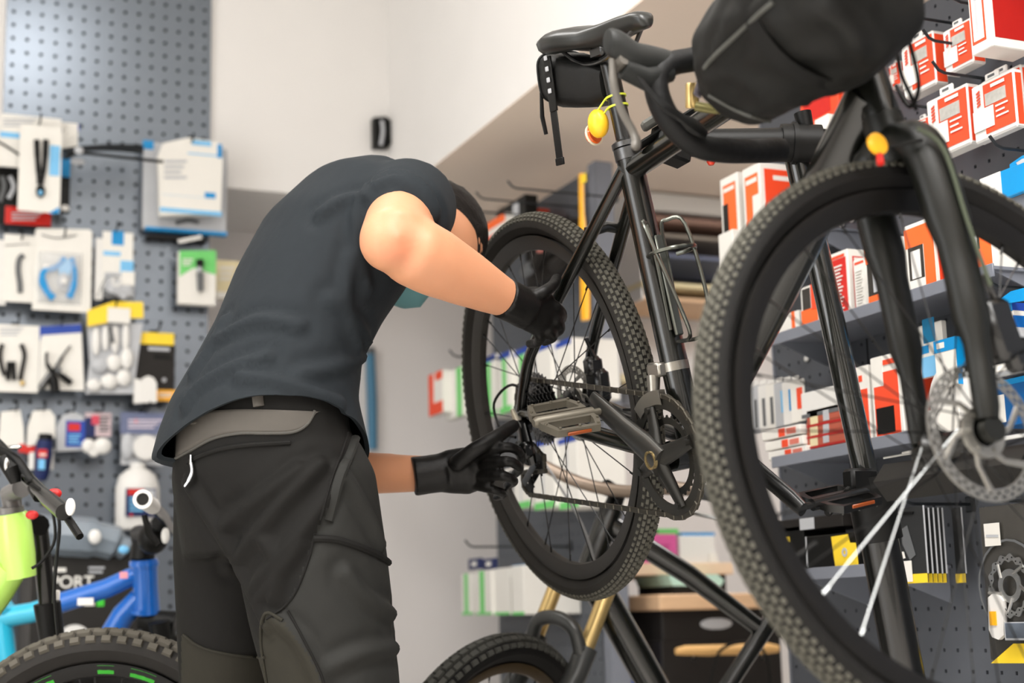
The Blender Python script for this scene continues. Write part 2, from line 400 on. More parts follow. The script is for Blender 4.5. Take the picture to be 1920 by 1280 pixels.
# fork, steered 87 degrees to the right
FM = Mat.Translation(AX) @ (Mat.Rotation(-1.5181, 4, sx)) @ Mat(((pf.x, 0, sx.x, 0), (0, 1, 0, 0), (pf.z, 0, sx.z, 0), (0, 0, 0, 1)))
def FLp(px, py, y=None, x=None):   # same for the fork's own frame (x forward, y left, z up the steerer)
    I = (BMW @ FM).inverted(); o = I @ CAM; d = I.to_3x3() @ ray(px, py)
    t = ((y-o.y)/d.y) if y is not None else ((x-o.x)/d.x)
    return o+d*t
q = M()
q.tube([(0, 0, .345), (0, 0, .41)], [.029, .025], 18)
for s_ in (1, -1):
    top = (0.0, s_*.03, .372)
    q.tube(smooth_path([(0, s_*.006, .378), (.0, s_*.034, .366), (.004, s_*.054, .33), (.012, s_*.058, .22), (.03, s_*.058, .1), (.05, s_*.057, .012)], 4), [.027]*4+[.031]*4+[.029]*4+[.0235]*4+[.0165]*4+[.0135], 14, flat=.74, up=(0, 1, 0))
    q.lathe([(.015, -.006), (.015, .006)], (.05, s_*.058, 0), (0, 1, 0), 16)
fork = q.build('fork', FORKM, bike, FM)
q = M(); q.lathe([(.0185, .535), (.0185, .595), (.012, .6)], (0, 0, 0), (0, 0, 1), 16); q.tube([(0, 0, .572), (.085, 0, .598)], [.0165, .0175], 14); q.lathe([(.022, -.024), (.022, .024)], (.09, 0, .6), (0, 1, 0), 16)
q.build('stem', BLKG, bike, FM)
# drop handlebar
q = M(); bc = Vec((.074, 0, .597)); bar = []
for s_ in (-1, 1):
    pts = [bc, bc+Vec((0, s_*.17, 0)), bc+Vec((.01, s_*.2, .0)), bc+Vec((.055, s_*.205, -.006)), bc+Vec((.082, s_*.208, -.03)), bc+Vec((.078, s_*.212, -.075)), bc+Vec((.045, s_*.216, -.115)), bc+Vec((-.01, s_*.22, -.128)), bc+Vec((-.105, s_*.225, -.130))]
    pts = smooth_path(pts, 6)
    q.tube(pts, [.0130]*8+[.0165]*(len(pts)-8), 14)
q.build('handlebar', mat('bar_tape', (15, 15, 15), .55, noise=.12, scale=50, bump=.12, bscale=90), bike, FM)
for s_ in (-1, 1):
    b0 = bc+Vec((.048, s_*.206, -.004))
    q = M()
    pts = smooth_path([b0, b0+Vec((.03, 0, .006)), b0+Vec((.062, s_*-.002, .012)), b0+Vec((.084, s_*-.004, .03)), b0+Vec((.096, s_*-.004, .034))], 5)
    rr = [.017+.004*sin(pi*i/(len(pts)-1)) for i in range(len(pts))]; rr[-3:] = [.0175, .0165, .012]
    q.tube(pts, rr, 16, flat=.82, up=(0, 1, 0))
    q.tube([b0+Vec((.01, 0, -.012)), b0+Vec((.05, 0, -.02)), b0+Vec((.08, 0, -.004))], [.014, .016, .014], 12)
    hood = q.build('brake_hood', mat('hood_rubber', (36, 37, 36), .5, noise=.08, scale=70), bike, FM)
    q = M()
    lp = [b0+Vec((.092, 0, .010)), b0+Vec((.099, s_*.004, -.024)), b0+Vec((.096, s_*.008, -.058)), b0+Vec((.087, s_*.01, -.086)), b0+Vec((.086, s_*.01, -.104)), b0+Vec((.093, s_*.01, -.114))]
    q.tube(smooth_path(lp, 5), [.0055]*4+[.0062]*14+[.007]*5+[.0065, .005, .0035], 10, flat=.55, up=(0, 1, 0))
    q.lathe([(.008, -.012), (.009, 0), (.008, .012)], b0+Vec((.082, 0, .004)), (0, 1, 0), 12)
    q.build('brake_lever', mat('lever_grey', (92, 88, 82), .4, .2), hood)
    q = M(); q.tube(smooth_path([b0+Vec((.07, s_*-.008, -.012)), b0+Vec((.05, s_*-.01, -.055)), b0+Vec((.02, s_*-.012, -.085)), b0+Vec((-.01, s_*-.012, -.11))], 4), [.005]*5+[.008]*4+[.012, .012, .01, .006], 8, flat=.5, up=(0, 1, 0))
    q.build('shift_paddle', BLK, hood)
# wheels
wheel(bike, 'rear_wheel', Mat.Identity(4), rotor=.07, rotor_y=.047, knob=(150, 7, .0062, .0022), rimm=mat('rim_dusty', (48, 46, 43), .5, noise=.1), rubm=mat('tyre_dusty', (40, 38, 35), .75, noise=.15, scale=60))
wheel(bike, 'front_wheel', FM @ Mat.Translation((.05, 0, 0)) @ Mat.Rotation(.3, 4, 'Y'), rotor=.08, rotor_y=.043, knob=(165, 7, .0058, .0022), silver=(26, 27))
# cassette, derailleur, chain, cranks
Yv = Vec((0, 1, 0))
def gear(q, c, teeth, rr, th, ri, mi=0):
    o = []; i_ = []
    for t in range(teeth):
        for f_, rad in ((.0, rr-.004), (.3, rr-.0035), (.45, rr), (.55, rr), (.7, rr-.0035)):
            a = 2*pi*(t+f_)/teeth; o.append((rad*cos(a), rad*sin(a))); i_.append((ri*cos(a), ri*sin(a)))
    q.ring(Vec(c)-Yv*(th/2), (1, 0, 0), (0, 0, 1), o, i_, Yv*th, mi)
q = M()
for k, tt in enumerate((32, 28, 25, 22, 19, 17, 15, 13, 12, 11)):
    gear(q, (0, -.024-.0039*k, 0), tt, tt*.00202+.002, .0016, .012 if k > 5 else tt*.0011)
q.lathe([(.017, -.024), (.017, -.062), (.012, -.064)], (0, 0, 0), (0, 1, 0), 16)
q.build('cassette', DSTEEL, bike)
ringc = Vec((BB.x, -.047, BB.z))
q = M(); gear(q, ringc, 46, .0955, .003, .074); gear(q, ringc+Yv*.007, 30, .064, .0025, .05)
q.build('chainring', mat('chainring_grey', (52, 50, 45), .42, .6, noise=.12), bike)
PA = BL(1128, 770, -.085); d_ = (PA-Vec((BB.x, PA.y, BB.z))).normalized()
CR = Vec((BB.x, -.066, BB.z)); q = M()
up_ = Yv.cross(d_)
q.tube([CR-d_*.012, CR+d_*.03, CR+d_*.09+Yv*-.008, CR+d_*.15+Yv*-.014, CR+d_*.178+Yv*-.015], [.026, .0235, .0195, .0170, .0135], 16, flat=.55, up=Yv)
arm = q.build('crank_arm', mat('crank_grey', (66, 65, 62), .3, .7, noise=.06), bike, ang=60); arm['label'] = 'right crank arm in brushed dark grey'
q = M()
for k in range(4):
    a = radians(38+90*k); e = d_*cos(a)+up_*sin(a)
    q.tube([CR, CR+e*.045+Yv*.01, CR+e*.08+Yv*.016], [.018, .0135, .0105], 12, flat=.5, up=Yv)
    q.lathe([(.0055, -.006), (.0055, .001)], CR+e*.077+Yv*.012, Yv, 8)
q.build('spider', mat('spider_dark', (40, 39, 36), .38, .5, noise=.08), bike, ang=60)
q = M(); q.lathe([(.011, -.014), (.0145, -.015), (.0145, -.009), (.011, -.009)], CR, Yv, 24, cap=False, close=True); q.build('crank_cap_ring', mat('brass_ring', (196, 172, 122), .25, .9), arm)
PL = Vec((BB.x, .085, BB.z)); q = M(); CL = Vec((BB.x, .066, BB.z))
q.tube([CL+d_*.012, CL-d_*.03, CL-d_*.09+Yv*.008, CL-d_*.15+Yv*.014, CL-d_*.178+Yv*.015], [.02, .0175, .0148, .0145, .0125], 14, flat=.6, up=Yv)
q.build('crank_arm', BLKG, bike)
def pedal(c, u, v, n, sgn, parent, m):
    """platform pedal: u along the spindle outwards, v across the foot, n normal"""
    q = M(); W, H, T = .100, .054, .0058
    q.T = Mat.Translation(c) @ Mat(((u.x, v.x, n.x, 0), (u.y, v.y, n.y, 0), (u.z, v.z, n.z, 0), (0, 0, 0, 1)))
    for s_ in (-1, 1):
        pts = [(-.034, s_*H), (.040, s_*H*.94), (.052, s_*.02), (.052, s_*.012), (-.045, s_*.012), (-.045, s_*.03)]
        inn = [(-.028, s_*(H-.008)), (.034, s_*(H-.0095)), (.041, s_*.022), (.041, s_*.0185), (-.036, s_*.0185), (-.034, s_*.03)]
        q.ring((0, 0, -T), (1, 0, 0), (0, 1, 0), pts, inn, Vec((0, 0, 2*T)))
        for x_, y_ in ((-.032, H-.006), (0, H-.007), (.034, H-.008), (-.041, .03), (.047, .024)): q.lathe([(.0022, T-.001), (.0022, T+.003)], (x_, s_*y_, 0), (0, 0, 1), 6)
    q.lathe([(.0095, -.05), (.0095, .05), (.006, .056)], (0, 0, 0), (1, 0, 0), 14); q.lathe([(.0055, -.075), (.0055, -.05)], (0, 0, 0), (1, 0, 0), 10)
    p = q.build('pedal', m, parent)
    for s_ in (-1, 1):
        r = M(); r.T = q.T; r.box((-.018, s_*(H-.002), -.0045), (.024, s_*(H+.0012), .001), 0, .001)
        r.build('pedal_reflector', mat('reflector_orange', (140, 64, 18), .3), p)
Pn = BL(1057, 783, -.15)
PEDM = mat('pedal_grey', (100, 95, 84), .45, .5, noise=.1)
pv = Vec((.93, 0, -.37)).normalized()
pedal(Vec((PA.x, -.152, PA.z)), -Yv, pv, Yv.cross(pv)*-1, 1, bike, PEDM)
PB = CL-d_*.172; pv2 = Vec((.97, 0, -.12)).normalized()
pedal(Vec((PB.x, .152, PB.z)), Yv, pv2, Yv.cross(pv2), 1, bike, BLKG)
# rear derailleur
D0 = Vec((.012, -.072, -.012)); q = M()
q.lathe([(.013, -.012), (.013, .010)], D0+Vec((.006, 0, -.012)), Yv, 14)
q.tube([D0+Vec((.006, -.004, -.012)), D0+Vec((.03, -.012, -.05)), D0+Vec((.024, -.006, -.075))], [.014, .017, .014], 12, flat=.7, up=Yv)
q.box(D0+Vec((.005, -.028, -.065)), D0+Vec((.045, -.004, -.035)), 0, .006)
q.build('rear_derailleur', BLKG, bike)
J1, J2 = D0+Vec((.022, .012, -.078)), D0+Vec((-.038, .014, -.118))
q = M()
for dy in (-.0085, .0085): q.tube([J1+Yv*dy, J2+Yv*dy], [.0075, .0075], 10, flat=.16, up=Yv)
q.build('derailleur_cage', DSTEEL, bike)
for j in (J1, J2):
    q = M(); gear(q, j, 11, .0245, .003, .004); q.build('jockey_wheel', BLK, bike)
q = M(); q.tube(smooth_path([D0+Vec((-.01, -.012, -.03)), D0+Vec((-.06, -.014, -.02)), D0+Vec((-.085, -.01, .03)), Vec((-.02, -.066, .05)), Vec((.06, -.064, .02))], 6), .0026, 8); q.build('gear_cable', BLK, bike)
q = M(); q.lathe([(.008, 0), (.009, .006), (.006, .014), (.004, .03)], D0+Vec((-.004, -.006, -.008)), Vec((-.1, -.25, 1)), 10); q.build('cable_adjuster', mat('pale_metal', (198, 190, 172), .4, .5), bike)
# chain
path = []
zc = ringc
path += [Vec((0.004, -.047, .058)), Vec((zc.x, -.047, zc.z+.0945))]
path += arc(zc, .0945, pi/2, -pi/2-.25, 14, Vec((1, 0, 0)), Vec((0, 0, 1)))[1:]
path += [J2+Vec((.002, 0, -.022)), J2+Vec((-.02, 0, -.008)), J2+Vec((-.014, 0, .018)), J1+Vec((.018, 0, -.014)), J1+Vec((.022, 0, .012)), J1+Vec((.002, 0, .022)), Vec((-.03, -.047, -.05)), Vec((-.058, -.047, 0)), Vec((-.04, -.047, .042))]
q = M(); acc = 0; tot = []
k = len(path)
seg = [(path[i], path[(i+1) % k]) for i in range(k)]; pos = 0.; PITCH = .0127; t0 = 0.; n_ = 0
for a, b in seg:
    L = (b-a).length
    while t0 < L:
        c = a.lerp(b, t0/L); dd = (b-a).normalized(); nn = Yv.cross(dd)
        wd = .0036 if n_ % 2 else .0024
        Rm = Mat(((dd.x, 0, nn.x), (dd.y, 1, nn.y), (dd.z, 0, nn.z)))
        q.box(c-Vec((.0072, wd, .0042)), c+Vec((.0072, wd, .0042)), 0, .0012, R=Rm)
        t0 += PITCH; n_ += 1
    t0 -= L
stuff(q.build('chain', mat('chain_steel', (74, 70, 62), .42, .8, noise=.1), bike, smooth=False))
# front derailleur and its clamp
fd = BB+sd*.135
q = M(); q.lathe([(.0225, -.007), (.0225, .007)], fd, sd, 18); q.box(fd+Vec((-.03, -.034, -.012)), fd+Vec((.006, -.018, .010)), 0, .003)
q.tube([fd+Vec((-.018, -.03, -.01)), fd+Vec((-.014, -.036, -.04))], [.011, .009], 10)
fdo = q.build('front_derailleur', mat('satin_silver', (150, 146, 138), .3, .85), bike)
q = M()
for dy in (-.006, .006):
    ol = arc((BB.x, -.047+dy, BB.z), .104, radians(88), radians(135), 8); il = arc((BB.x, -.047+dy, BB.z), .082, radians(135), radians(84), 8)
    q.prism(ol+il, (0, .0012, 0))
q.build('derailleur_cage', mat('satin_silver', (150, 146, 138), .3, .85), fdo)
# rear and front disc calipers, hoses
q = M(); q.box((.062, .036, .0), (.108, .066, .062), 0, .008); q.box((.07, .03, .05), (.1, .06, .085), 0, .007); q.tube([(.085, .05, .08), (.06, .052, .115)], .004, 8)
q.build('rear_caliper', BLKG, bike)
q = M(); q.box((-.045, .03, .075), (.0, .062, .15), 0, .008); q.box((-.06, .034, .06), (-.02, .058, .1), 0, .007); q.tube([(-.03, .05, .15), (-.02, .056, .18)], .005, 8)
q.build('front_caliper', BLKG, bike, FM)
# bottle cage on the seat tube
q = M(); fwd = Vec((sin(1.3991), 0, cos(1.3991))); b0 = BB+sd*.19; b1 = BB+sd*.36
for s_ in (-1, 1):
    q.tube(smooth_path([b0+fwd*.024+Yv*(s_*.008), b0+fwd*.03+sd*.10+Yv*(s_*.010), b1+fwd*.03+Yv*(s_*.012)-sd*.01, b1+fwd*.036+Yv*(s_*.02), b1+fwd*.06+Yv*(s_*.036)-sd*.015, b0+fwd*.09+Yv*(s_*.026)+sd*.03, b0+fwd*.08+Yv*(s_*.012)-sd*.02, b0+fwd*.03+Yv*(s_*.004)-sd*.02], 5), .0032, 8)
hoop = [b1-sd*.055+fwd*(.062+.036*cos(a))+Yv*(.037*sin(a)) for a in [-2.4+4.8*i/16 for i in range(17)]]
q.tube(hoop, .0034, 8)
q.box(b0+fwd*.02+Vec((-.003, -.007, -.01)), b0+fwd*.02+Vec((.004, .007, .15)), 0, .002, R=Mat.Rotation(.1715*-1, 3, 'Y'))
q.build('bottle_cage', mat('cage_alloy', (96, 98, 92), .25, .9), bike)
# cables looping round the head tube and down the fork
q = M()
def toB(px, py, d): return BMW.inverted() @ at(px, py, d)
q.tube(smooth_path([toB(1640, -30, 1.83), toB(1690, 40, 1.80), toB(1716, 120, 1.80), toB(1722, 170, 1.82), toB(1705, 200, 1.85), toB(1680, 160, 1.88)], 6), .0026, 8)
q.tube(smooth_path([toB(1625, -20, 1.84), toB(1668, 30, 1.81), toB(1682, 100, 1.81), toB(1690, 140, 1.83), toB(1708, 180, 1.84), toB(1718, 205, 1.85)], 6), .0026, 8)
q.build('brake_cable', BLK, bike)
q = M(); q.tube(smooth_path([FM @ Vec((.03, .078, .36)), FM @ Vec((.005, .082, .33)), FM @ Vec((.006, .082, .24)), FM @ Vec((-.002, .076, .16))], 6), .0028, 8)
q.build('brake_hose', mat('hose_green_grey', (74, 80, 66), .4), bike)
q = M(); rp = FLp(1645, 270, y=.055); q.T = None
q.lathe([(.012, -.003), (.0138, -.002), (.0138, .002), (.012, .003)], rp, (0, 1, 0), 20); refl = q.build('round_reflector', AMB, bike, FM)
q = M(); q.tube(smooth_path([rp, rp+Vec((-.012, -.002, -.004)), Vec((.028, .078, .345))], 4), .0024, 8); q.build('reflector_stem', BLK, bike, FM)
q = M(); q.tube([rp+Vec((.004, .002, -.014)), rp+Vec((.008, .003, -.026))], [.004, .0045], 8); q.build('red_tab', RED, bike, FM)

# ---------------------------------------------------------------- things strapped to the bicycle
rz = Mat.Rotation(0, 4, 'X')
BX = BMW
bag = thing('saddle_bag', 'small black bag with a dangling strap hanging under the saddle', 'bag', mw=BX)
rings = []
A0, A1 = BL(1048, 150, 0), BL(1142, 146, 0)
for u, hw, zt, zb in [(0, .012, -.022, -.03), (.02, .036, -.002, -.055), (.1, .047, .012, -.07), (.3, .05, .014, -.076), (.55, .044, .012, -.072), (.8, .028, .008, -.066), (1, .018, .0, -.05)]:
    c = A0.lerp(A1, u)+Vec((0, 0, .036-.02*u)); ring = []
    for k in range(20):
        a = 2*pi*k/20; e = .55
        x_, z_ = math.copysign(abs(cos(a))**e, cos(a)), math.copysign(abs(sin(a))**e, sin(a))
        ring.append(c+Vec((0, hw*x_, (zt+zb)/2+(zt-zb)/2*z_)))
    rings.append(ring)
BAGM = mat('bag_fabric', (23, 23, 22), .5, noise=.12, scale=60, bump=.15, bscale=40)
q = M(); q.loft(rings); q.build('bag_body', BAGM, bag, ang=50)
q = M(); q.tube(smooth_path([rings[2][i] for i in range(20)], 2, True), .0028, 6, close=True); q.build('zip', BLK, bag)
s0 = A0.lerp(A1, .38)
q = M(); q.box(s0+Vec((-.012, -.053, -.05)), s0+Vec((.012, -.0495, .04)), 0, .001); q.box(s0+Vec((-.012, -.0525, -.13)), s0+Vec((.01, -.0505, -.05)), 0, .0008); q.box(s0+Vec((-.014, -.0535, -.138)), s0+Vec((.012, -.0495, -.126)), 0, .001)
q.build('strap', BLK, bag)
q = M()
for k in range(4): q.box(s0+Vec((-.005, -.0555, -.02+.018*k)), s0+Vec((.005, -.053, -.012+.018*k)), 0, .001)
q.build('strap_buckle', LGREY, bag)
q = M(); z0 = A0+Vec((.006, -.04, -.02)); q.tube([z0, z0+Vec((0, -.004, -.04)), z0+Vec((.002, -.002, -.07))], [.003, .004, .0035], 8); q.build('zip_pull', BLK, bag)
# tail light
lt = BL(1150, 228, -.0)
tl = thing('tail_light', 'round yellow rubber tail light strapped to the seat post', 'light', mw=BX @ Mat.Translation(lt))
q = M(); q.ball((-.01, -.022, .0), .021, 16, sq=(.9, .8, 1.12)); q.build('rubber_body', mat('yellow_silicone', (252, 196, 44), .35), tl)
q = M(); q.lathe([(.014, 0), (.017, .006), (.013, .012)], (-.033, -.016, -.014), (-1, -.3, -.2), 16); q.build('lens', mat('amber_lens', (226, 96, 22), .15), tl)
q = M(); q.lathe([(.014, .0), (.018, .0), (.018, .004), (.014, .004)], (-.036, -.016, -.014), (-1, -.3, -.2), 20, cap=False, close=True); q.build('lens_ring', mat('lens_ring_white', (236, 226, 196), .3), tl)
spd = sd
q = M(); pc = ST+sd*.088-lt
for k in (-1, 1):
    q.lathe([(.0152, k*.008-.0016), (.0172, k*.008-.0016), (.0172, k*.008+.0016), (.0152, k*.008+.0016)], pc, sd, 20, cap=False, close=True)
    q.tube([pc+sd*(k*.008)+Vec((-.012, -.012, 0)), Vec((-.008, -.03, k*.008+.004))], .0016, 6)
q.build('strap', mat('lime_rubber', (206, 214, 60), .4), tl)
# small brass pump clipped beside the bag
mp = BL(1298, 178, -.09)
pm = thing('mini_pump', 'short pale gold hand pump beside the black handlebar bag', 'pump', mw=BX @ Mat.Translation(mp))
q = M(); q.lathe([(.0085, -.018), (.0095, -.016), (.0095, .014), (.008, .016)], (0, 0, 0), (.1, .1, 1), 16); q.build('pump_handle', GOLD, pm)
q = M(); q.tube([(.004, .0, -.016), (.02, .02, -.024), (.09, .06, -.004)], [.007, .0075, .0075], 14); q.lathe([(.0085, 0), (.0085, .005)], (.022, .022, -.024), (.9, .5, .25), 14); q.build('pump_barrel', mat('pump_olive', (128, 122, 78), .35, .6), pm)
# ================================================================ REPAIR STAND
t0, t1 = at(1492, 288, 2.42), at(1690, 1270, 2.36)
dm = (t1-t0).normalized(); foot = t1+dm*((t1.z+.04)/-dm.z)
stand = thing('repair_stand', 'black bicycle repair stand whose leaning mast rises behind the front wheel', 'stand', (foot.x, foot.y, -.06))
SM = Mat.Translation((-foot.x, -foot.y, .06))
def sb(q, name, m, **k): return q.build(name, m, stand, SM, **k)
knee = at(1628, 905, 2.39)
q = M(); q.tube([knee+dm*.03, foot], [.030, .030], 20); sb(q, 'lower_mast', BLKG)
q = M(); q.tube([t0-dm*.01, knee+dm*.05], [.0195, .0195], 20); sb(q, 'upper_mast', mat('mast_gloss', (24, 25, 22), .18, noise=.05, coat=.6))
q = M(); q.tube([knee-dm*.01, knee+dm*.09], [.036, .036], 20); q.box(knee+Vec((-.05, -.03, -.02)), knee+Vec((.0, .0, .02)), 0, .005); q.tube([knee+Vec((-.05, -.02, -.012)), knee+Vec((-.10, -.03, -.05))], .006, 8); sb(q, 'mast_collar', BLK)
for a in (100, 180, 260):
    q = M(); e = Vec((cos(radians(a)), sin(radians(a)), 0)); b = Vec((foot.x, foot.y, -.06))
    q.tube([b+e*.02+Vec((0, 0, .14)), b+e*.42+Vec((0, 0, .022))], [.014, .012], 10); q.ball(b+e*.42+Vec((0, 0, .02)), .02, 10); sb(q, 'leg', BLKG)
cl = at(1205, 262, 2.40)
hd = at(1478, 268, 2.40)
q = M(); q.tube([at(1290, 268, 2.40), hd], [.0215, .024], 16); sb(q, 'clamp_arm', BLK)
q = M(); ax_ = (hd-cl).normalized()
q.tube([hd-ax_*.012, hd+ax_*.05], [.03, .03], 18); q.tube([hd+ax_*.005, hd+ax_*.012], [.0335, .0335], 18)
for dz in (.014, -.012): q.box(hd+ax_*.06+Vec((-.024, -.012, dz-.007)), hd+ax_*.06+Vec((.03, .012, dz+.007)), 0, .003)
q.tube([hd+ax_*.03+Vec((0, 0, .02)), hd+ax_*.025+Vec((0, 0, .05))], [.012, .014], 12)
sb(q, 'clamp_head', BLK)
ja, jb = at(1186, 282, 2.36), at(1296, 212, 2.36); jd = (jb-ja).normalized()
_, jn, _ = frame_of(jd)
def jaw(off, u0, u1, wd, th, name, m):
    q = M(); a = ja.lerp(jb, u0)+jn*off; b = ja.lerp(jb, u1)+jn*off
    q.tube([a, a.lerp(b, .08), a.lerp(b, .92), b], [wd*.7, wd, wd, wd*.8], 8, flat=th/wd, up=jn); sb(q, name, m)
jaw(-.0, .0, 1.1, .014, .0055, 'jaw_plate', BLK)
jaw(.022, .3, .75, .016, .008, 'jaw_pad', mat('jaw_grey', (88, 88, 84), .5))
jaw(-.024, .12, .62, .013, .005, 'jaw_pad', LGREY)
q = M(); c = at(1258, 272, 2.37); q.box(c-Vec((.03, .02, .026)), c+Vec((.03, .02, .026)), 0, .004, R=Mat.Rotation(.25, 3, 'Y')); sb(q, 'jaw_block', BLK)
q = M(); c = at(1333, 299, 2.38); q.lathe([(.003, .008), (.006, .004), (.007, -.004), (.004, -.009)], c, (0, 0, 1), 12); sb(q, 'release_button', mat('red_lens', (196, 48, 20), .25))
# tool tray on the mast
q = M(); a, b = at(1660, 905, 2.22), at(1935, 868, 2.05); u = (b-a).normalized()
for off, z in ((0, 0),): 
    q.tube([a, b], [.03, .03], 4, flat=.9)
sb(q, 'tool_tray', mat('tray_black', (24, 23, 21), .4, noise=.1))
q = M()
for k, (dz, e0, e1) in enumerate(((.036, .0, 1), (.039, .1, .62), (.034, .35, 1.0))):
    q.tube([a.lerp(b, e0)+Vec((0, -.012*k, dz)), a.lerp(b, e1)+Vec((0, -.012*k, dz+.004))], .0016, 6)
sb(q, 'spoke_tools', STEEL)

# ================================================================ THE MECHANIC
NR = 26
def rg(c, U, V, a, b, e=1.0, n=NR, lob=0):
    U, V = Vec(U), Vec(V); r = []
    for k in range(n):
        t = 2*pi*k/n; x, y = cos(t), sin(t)
        if e != 1: x, y = math.copysign(abs(x)**e, x), math.copysign(abs(y)**e, y)
        r.append(Vec(c)+U*(a*x)+V*(b*y))
    return r
def limb(q, pts, rad, n=18, up=(0, 0, 1), flat=1.0, ends=True):
    """tapering limb with rounded ends"""
    pts = [Vec(p) for p in pts]
    if ends:
        d0, d1 = (pts[0]-pts[1]).normalized(), (pts[-1]-pts[-2]).normalized()
        P = [pts[0]+d0*rad[0]*.75, pts[0]+d0*rad[0]*.45]+pts+[pts[-1]+d1*rad[-1]*.45, pts[-1]+d1*rad[-1]*.75]
        R_ = [rad[0]*.45, rad[0]*.85]+list(rad)+[rad[-1]*.85, rad[-1]*.45]
    else: P, R_ = pts, list(rad)
    q.tube(P, R_, n, flat=flat, up=up)
def remesh(q, name, mats, voxel=.008, it=6, fac=.5, post=None, parent=None, mw=None):
    me = q.mesh(name, mats, smooth=False); o = bpy.data.objects.new(name, me); COL.objects.link(o)
    r = o.modifiers.new('r', 'REMESH'); r.mode = 'VOXEL'; r.voxel_size = voxel
    s_ = o.modifiers.new('s', 'SMOOTH'); s_.factor = fac; s_.iterations = it
    dg = bpy.context.evaluated_depsgraph_get(); me2 = bpy.data.meshes.new_from_object(o.evaluated_get(dg))
    bpy.data.objects.remove(o)
    me2.name = name; me2.materials.clear()
    for m_ in (mats if isinstance(mats, (list, tuple)) else [mats]): me2.materials.append(m_)
    me2.polygons.foreach_set('material_index', [0]*len(me2.polygons))
    if post: post(me2)
    me2.shade_smooth()
    return me2
man_loc = at(505, 930, 2.5); man_loc = Vec((man_loc.x, man_loc.y, -.06))
man = thing('person', 'person in dark T-shirt and work trousers bending over the bicycle, gloved hands at its derailleur', 'person', man_loc)
PM = Mat.Translation(-man_loc)
SKIN = mat('skin', (202, 143, 108), .5, noise=.07, scale=9, sss=.12, bump=.04, bscale=160)
TEE = mat('tee_cotton', (31, 36, 40), .82, noise=.08, scale=70, bump=.12, bscale=34)
TRO = mat('trouser_black', (15, 14, 12), .8, noise=.1, scale=60, bump=.14, bscale=26)
TRG = mat('trouser_charcoal', (34, 34, 32), .75, noise=.08, scale=60, bump=.12, bscale=26)
TRW = mat('trouser_waist_grey', (80, 76, 71), .7, noise=.06, scale=80)
TRO2 = mat('trouser_knee_olive', (38, 36, 29), .75, noise=.08, scale=60, bump=.1, bscale=26)
GLOVE = mat('glove_nitrile', (14, 13, 12), .42, noise=.1, scale=60, bump=.12, bscale=60)
HAIR = mat('hair_dark_brown', (22, 17, 13), .6, noise=.3, scale=120, bump=.5, bscale=150, stretch=(1, 1, 5))
def az(deg): return Vec((sin(radians(deg)), cos(radians(deg)), 0)), Vec((cos(radians(deg)), -sin(radians(deg)), 0))
hP, rP = az(72); hC, rC = az(84)
Z = Vec((0, 0, 1))
pel = at(505, 930, 2.5)
# --- skeleton points (photo position, distance)
TORSO = [  # px, py, depth, half width, half depth, lean
    (488, 880, 2.49, .190, .158), (494, 822, 2.50, .187, .150), (500, 772, 2.505, .178, .138), (514, 715, 2.52, .160, .121), (540, 640, 2.54, .150, .110), (578, 555, 2.58, .160, .116),
    (626, 475, 2.62, .172, .122), (678, 412, 2.66, .165, .112), (722, 376, 2.70, .11, .08)]
SHR, ELR, WRR = at(768, 384, 2.57), at(737, 452, 2.36), at(972, 572, 2.50)
SHL, ELL, WRL = at(650, 505, 2.84), at(545, 885, 2.76), at(812, 888, 2.66)
HEAD = at(796, 446, 2.78)
def torso_rings(g, T=TORSO, e=.9):
    C = [at(a, b, c) for a, b, c, _, _ in T]; out = []
    for i, (_, _, _, hw, hd_) in enumerate(T):
        d = (C[min(i+1, len(C)-1)]-C[max(i-1, 0)]).normalized(); t = i/(len(C)-1)
        r_ = rP.lerp(rC, t).normalized(); r_ = (r_-d*r_.dot(d)).normalized(); f_ = d.cross(r_)*-1
        out.append(rg(C[i], r_, f_, hw+g, hd_+g, e))
    return out
# --- shirt (with sleeves)
q = M()
rings = torso_rings(.006)
n0 = rings[0]; c0 = sum(n0, Vec())/len(n0)
q.loft(rings)
limb(q, [SHR+rC*-.05+hC*-.01, SHR.lerp(ELR, .08), SHR.lerp(ELR, .44)], [.082, .084, .077], 22)
limb(q, [SHL+rC*.06, SHL, SHL.lerp(ELL, .35)], [.075, .078, .07], 18)
limb(q, [at(690, 398, 2.64), at(730, 372, 2.68), at(752, 362, 2.70)], [.10, .07, .062], 18)
def fold(me, lines, amp, wd):
    """raise soft folds on a cloth: each line is a list of world points"""
    P = []
    for ln in lines:
        P += smooth_path(ln, 8)
    from mathutils.kdtree import KDTree
    kd = KDTree(len(P))
    for i, p in enumerate(P): kd.insert(p, i)
    kd.balance()
    nn = [v.normal.copy() for v in me.vertices]
    for v, n_ in zip(me.vertices, nn):
        _, _, d = kd.find(v.co); x = d/wd
        if x < 3: v.co += n_*(amp*(math.exp(-x*x)-.55*math.exp(-(x-1.6)**2*1.6)))
def bvh_of(me): return BVHTree.FromPolygons([v.co for v in me.vertices], [tuple(p.vertices) for p in me.polygons])
def cast(bv, px, py, off=.0):
    h = bv.ray_cast(CAM, ray(px, py).normalized())
    if h[0] is None: return None
    n_ = h[1] if h[1].dot(ray(px, py)) < 0 else -h[1]
    return h[0]+n_*off
def castline(bv, pts, off=0., n=6):
    out = [cast(bv, p.x, p.y, off) for p in smooth_path([Vec((a, b, 0)) for a, b in pts], n)]
    return [p for p in out if p is not None]
shirt_me = remesh(q, 'shirt', [TEE], .009, 10)
bv = bvh_of(shirt_me)
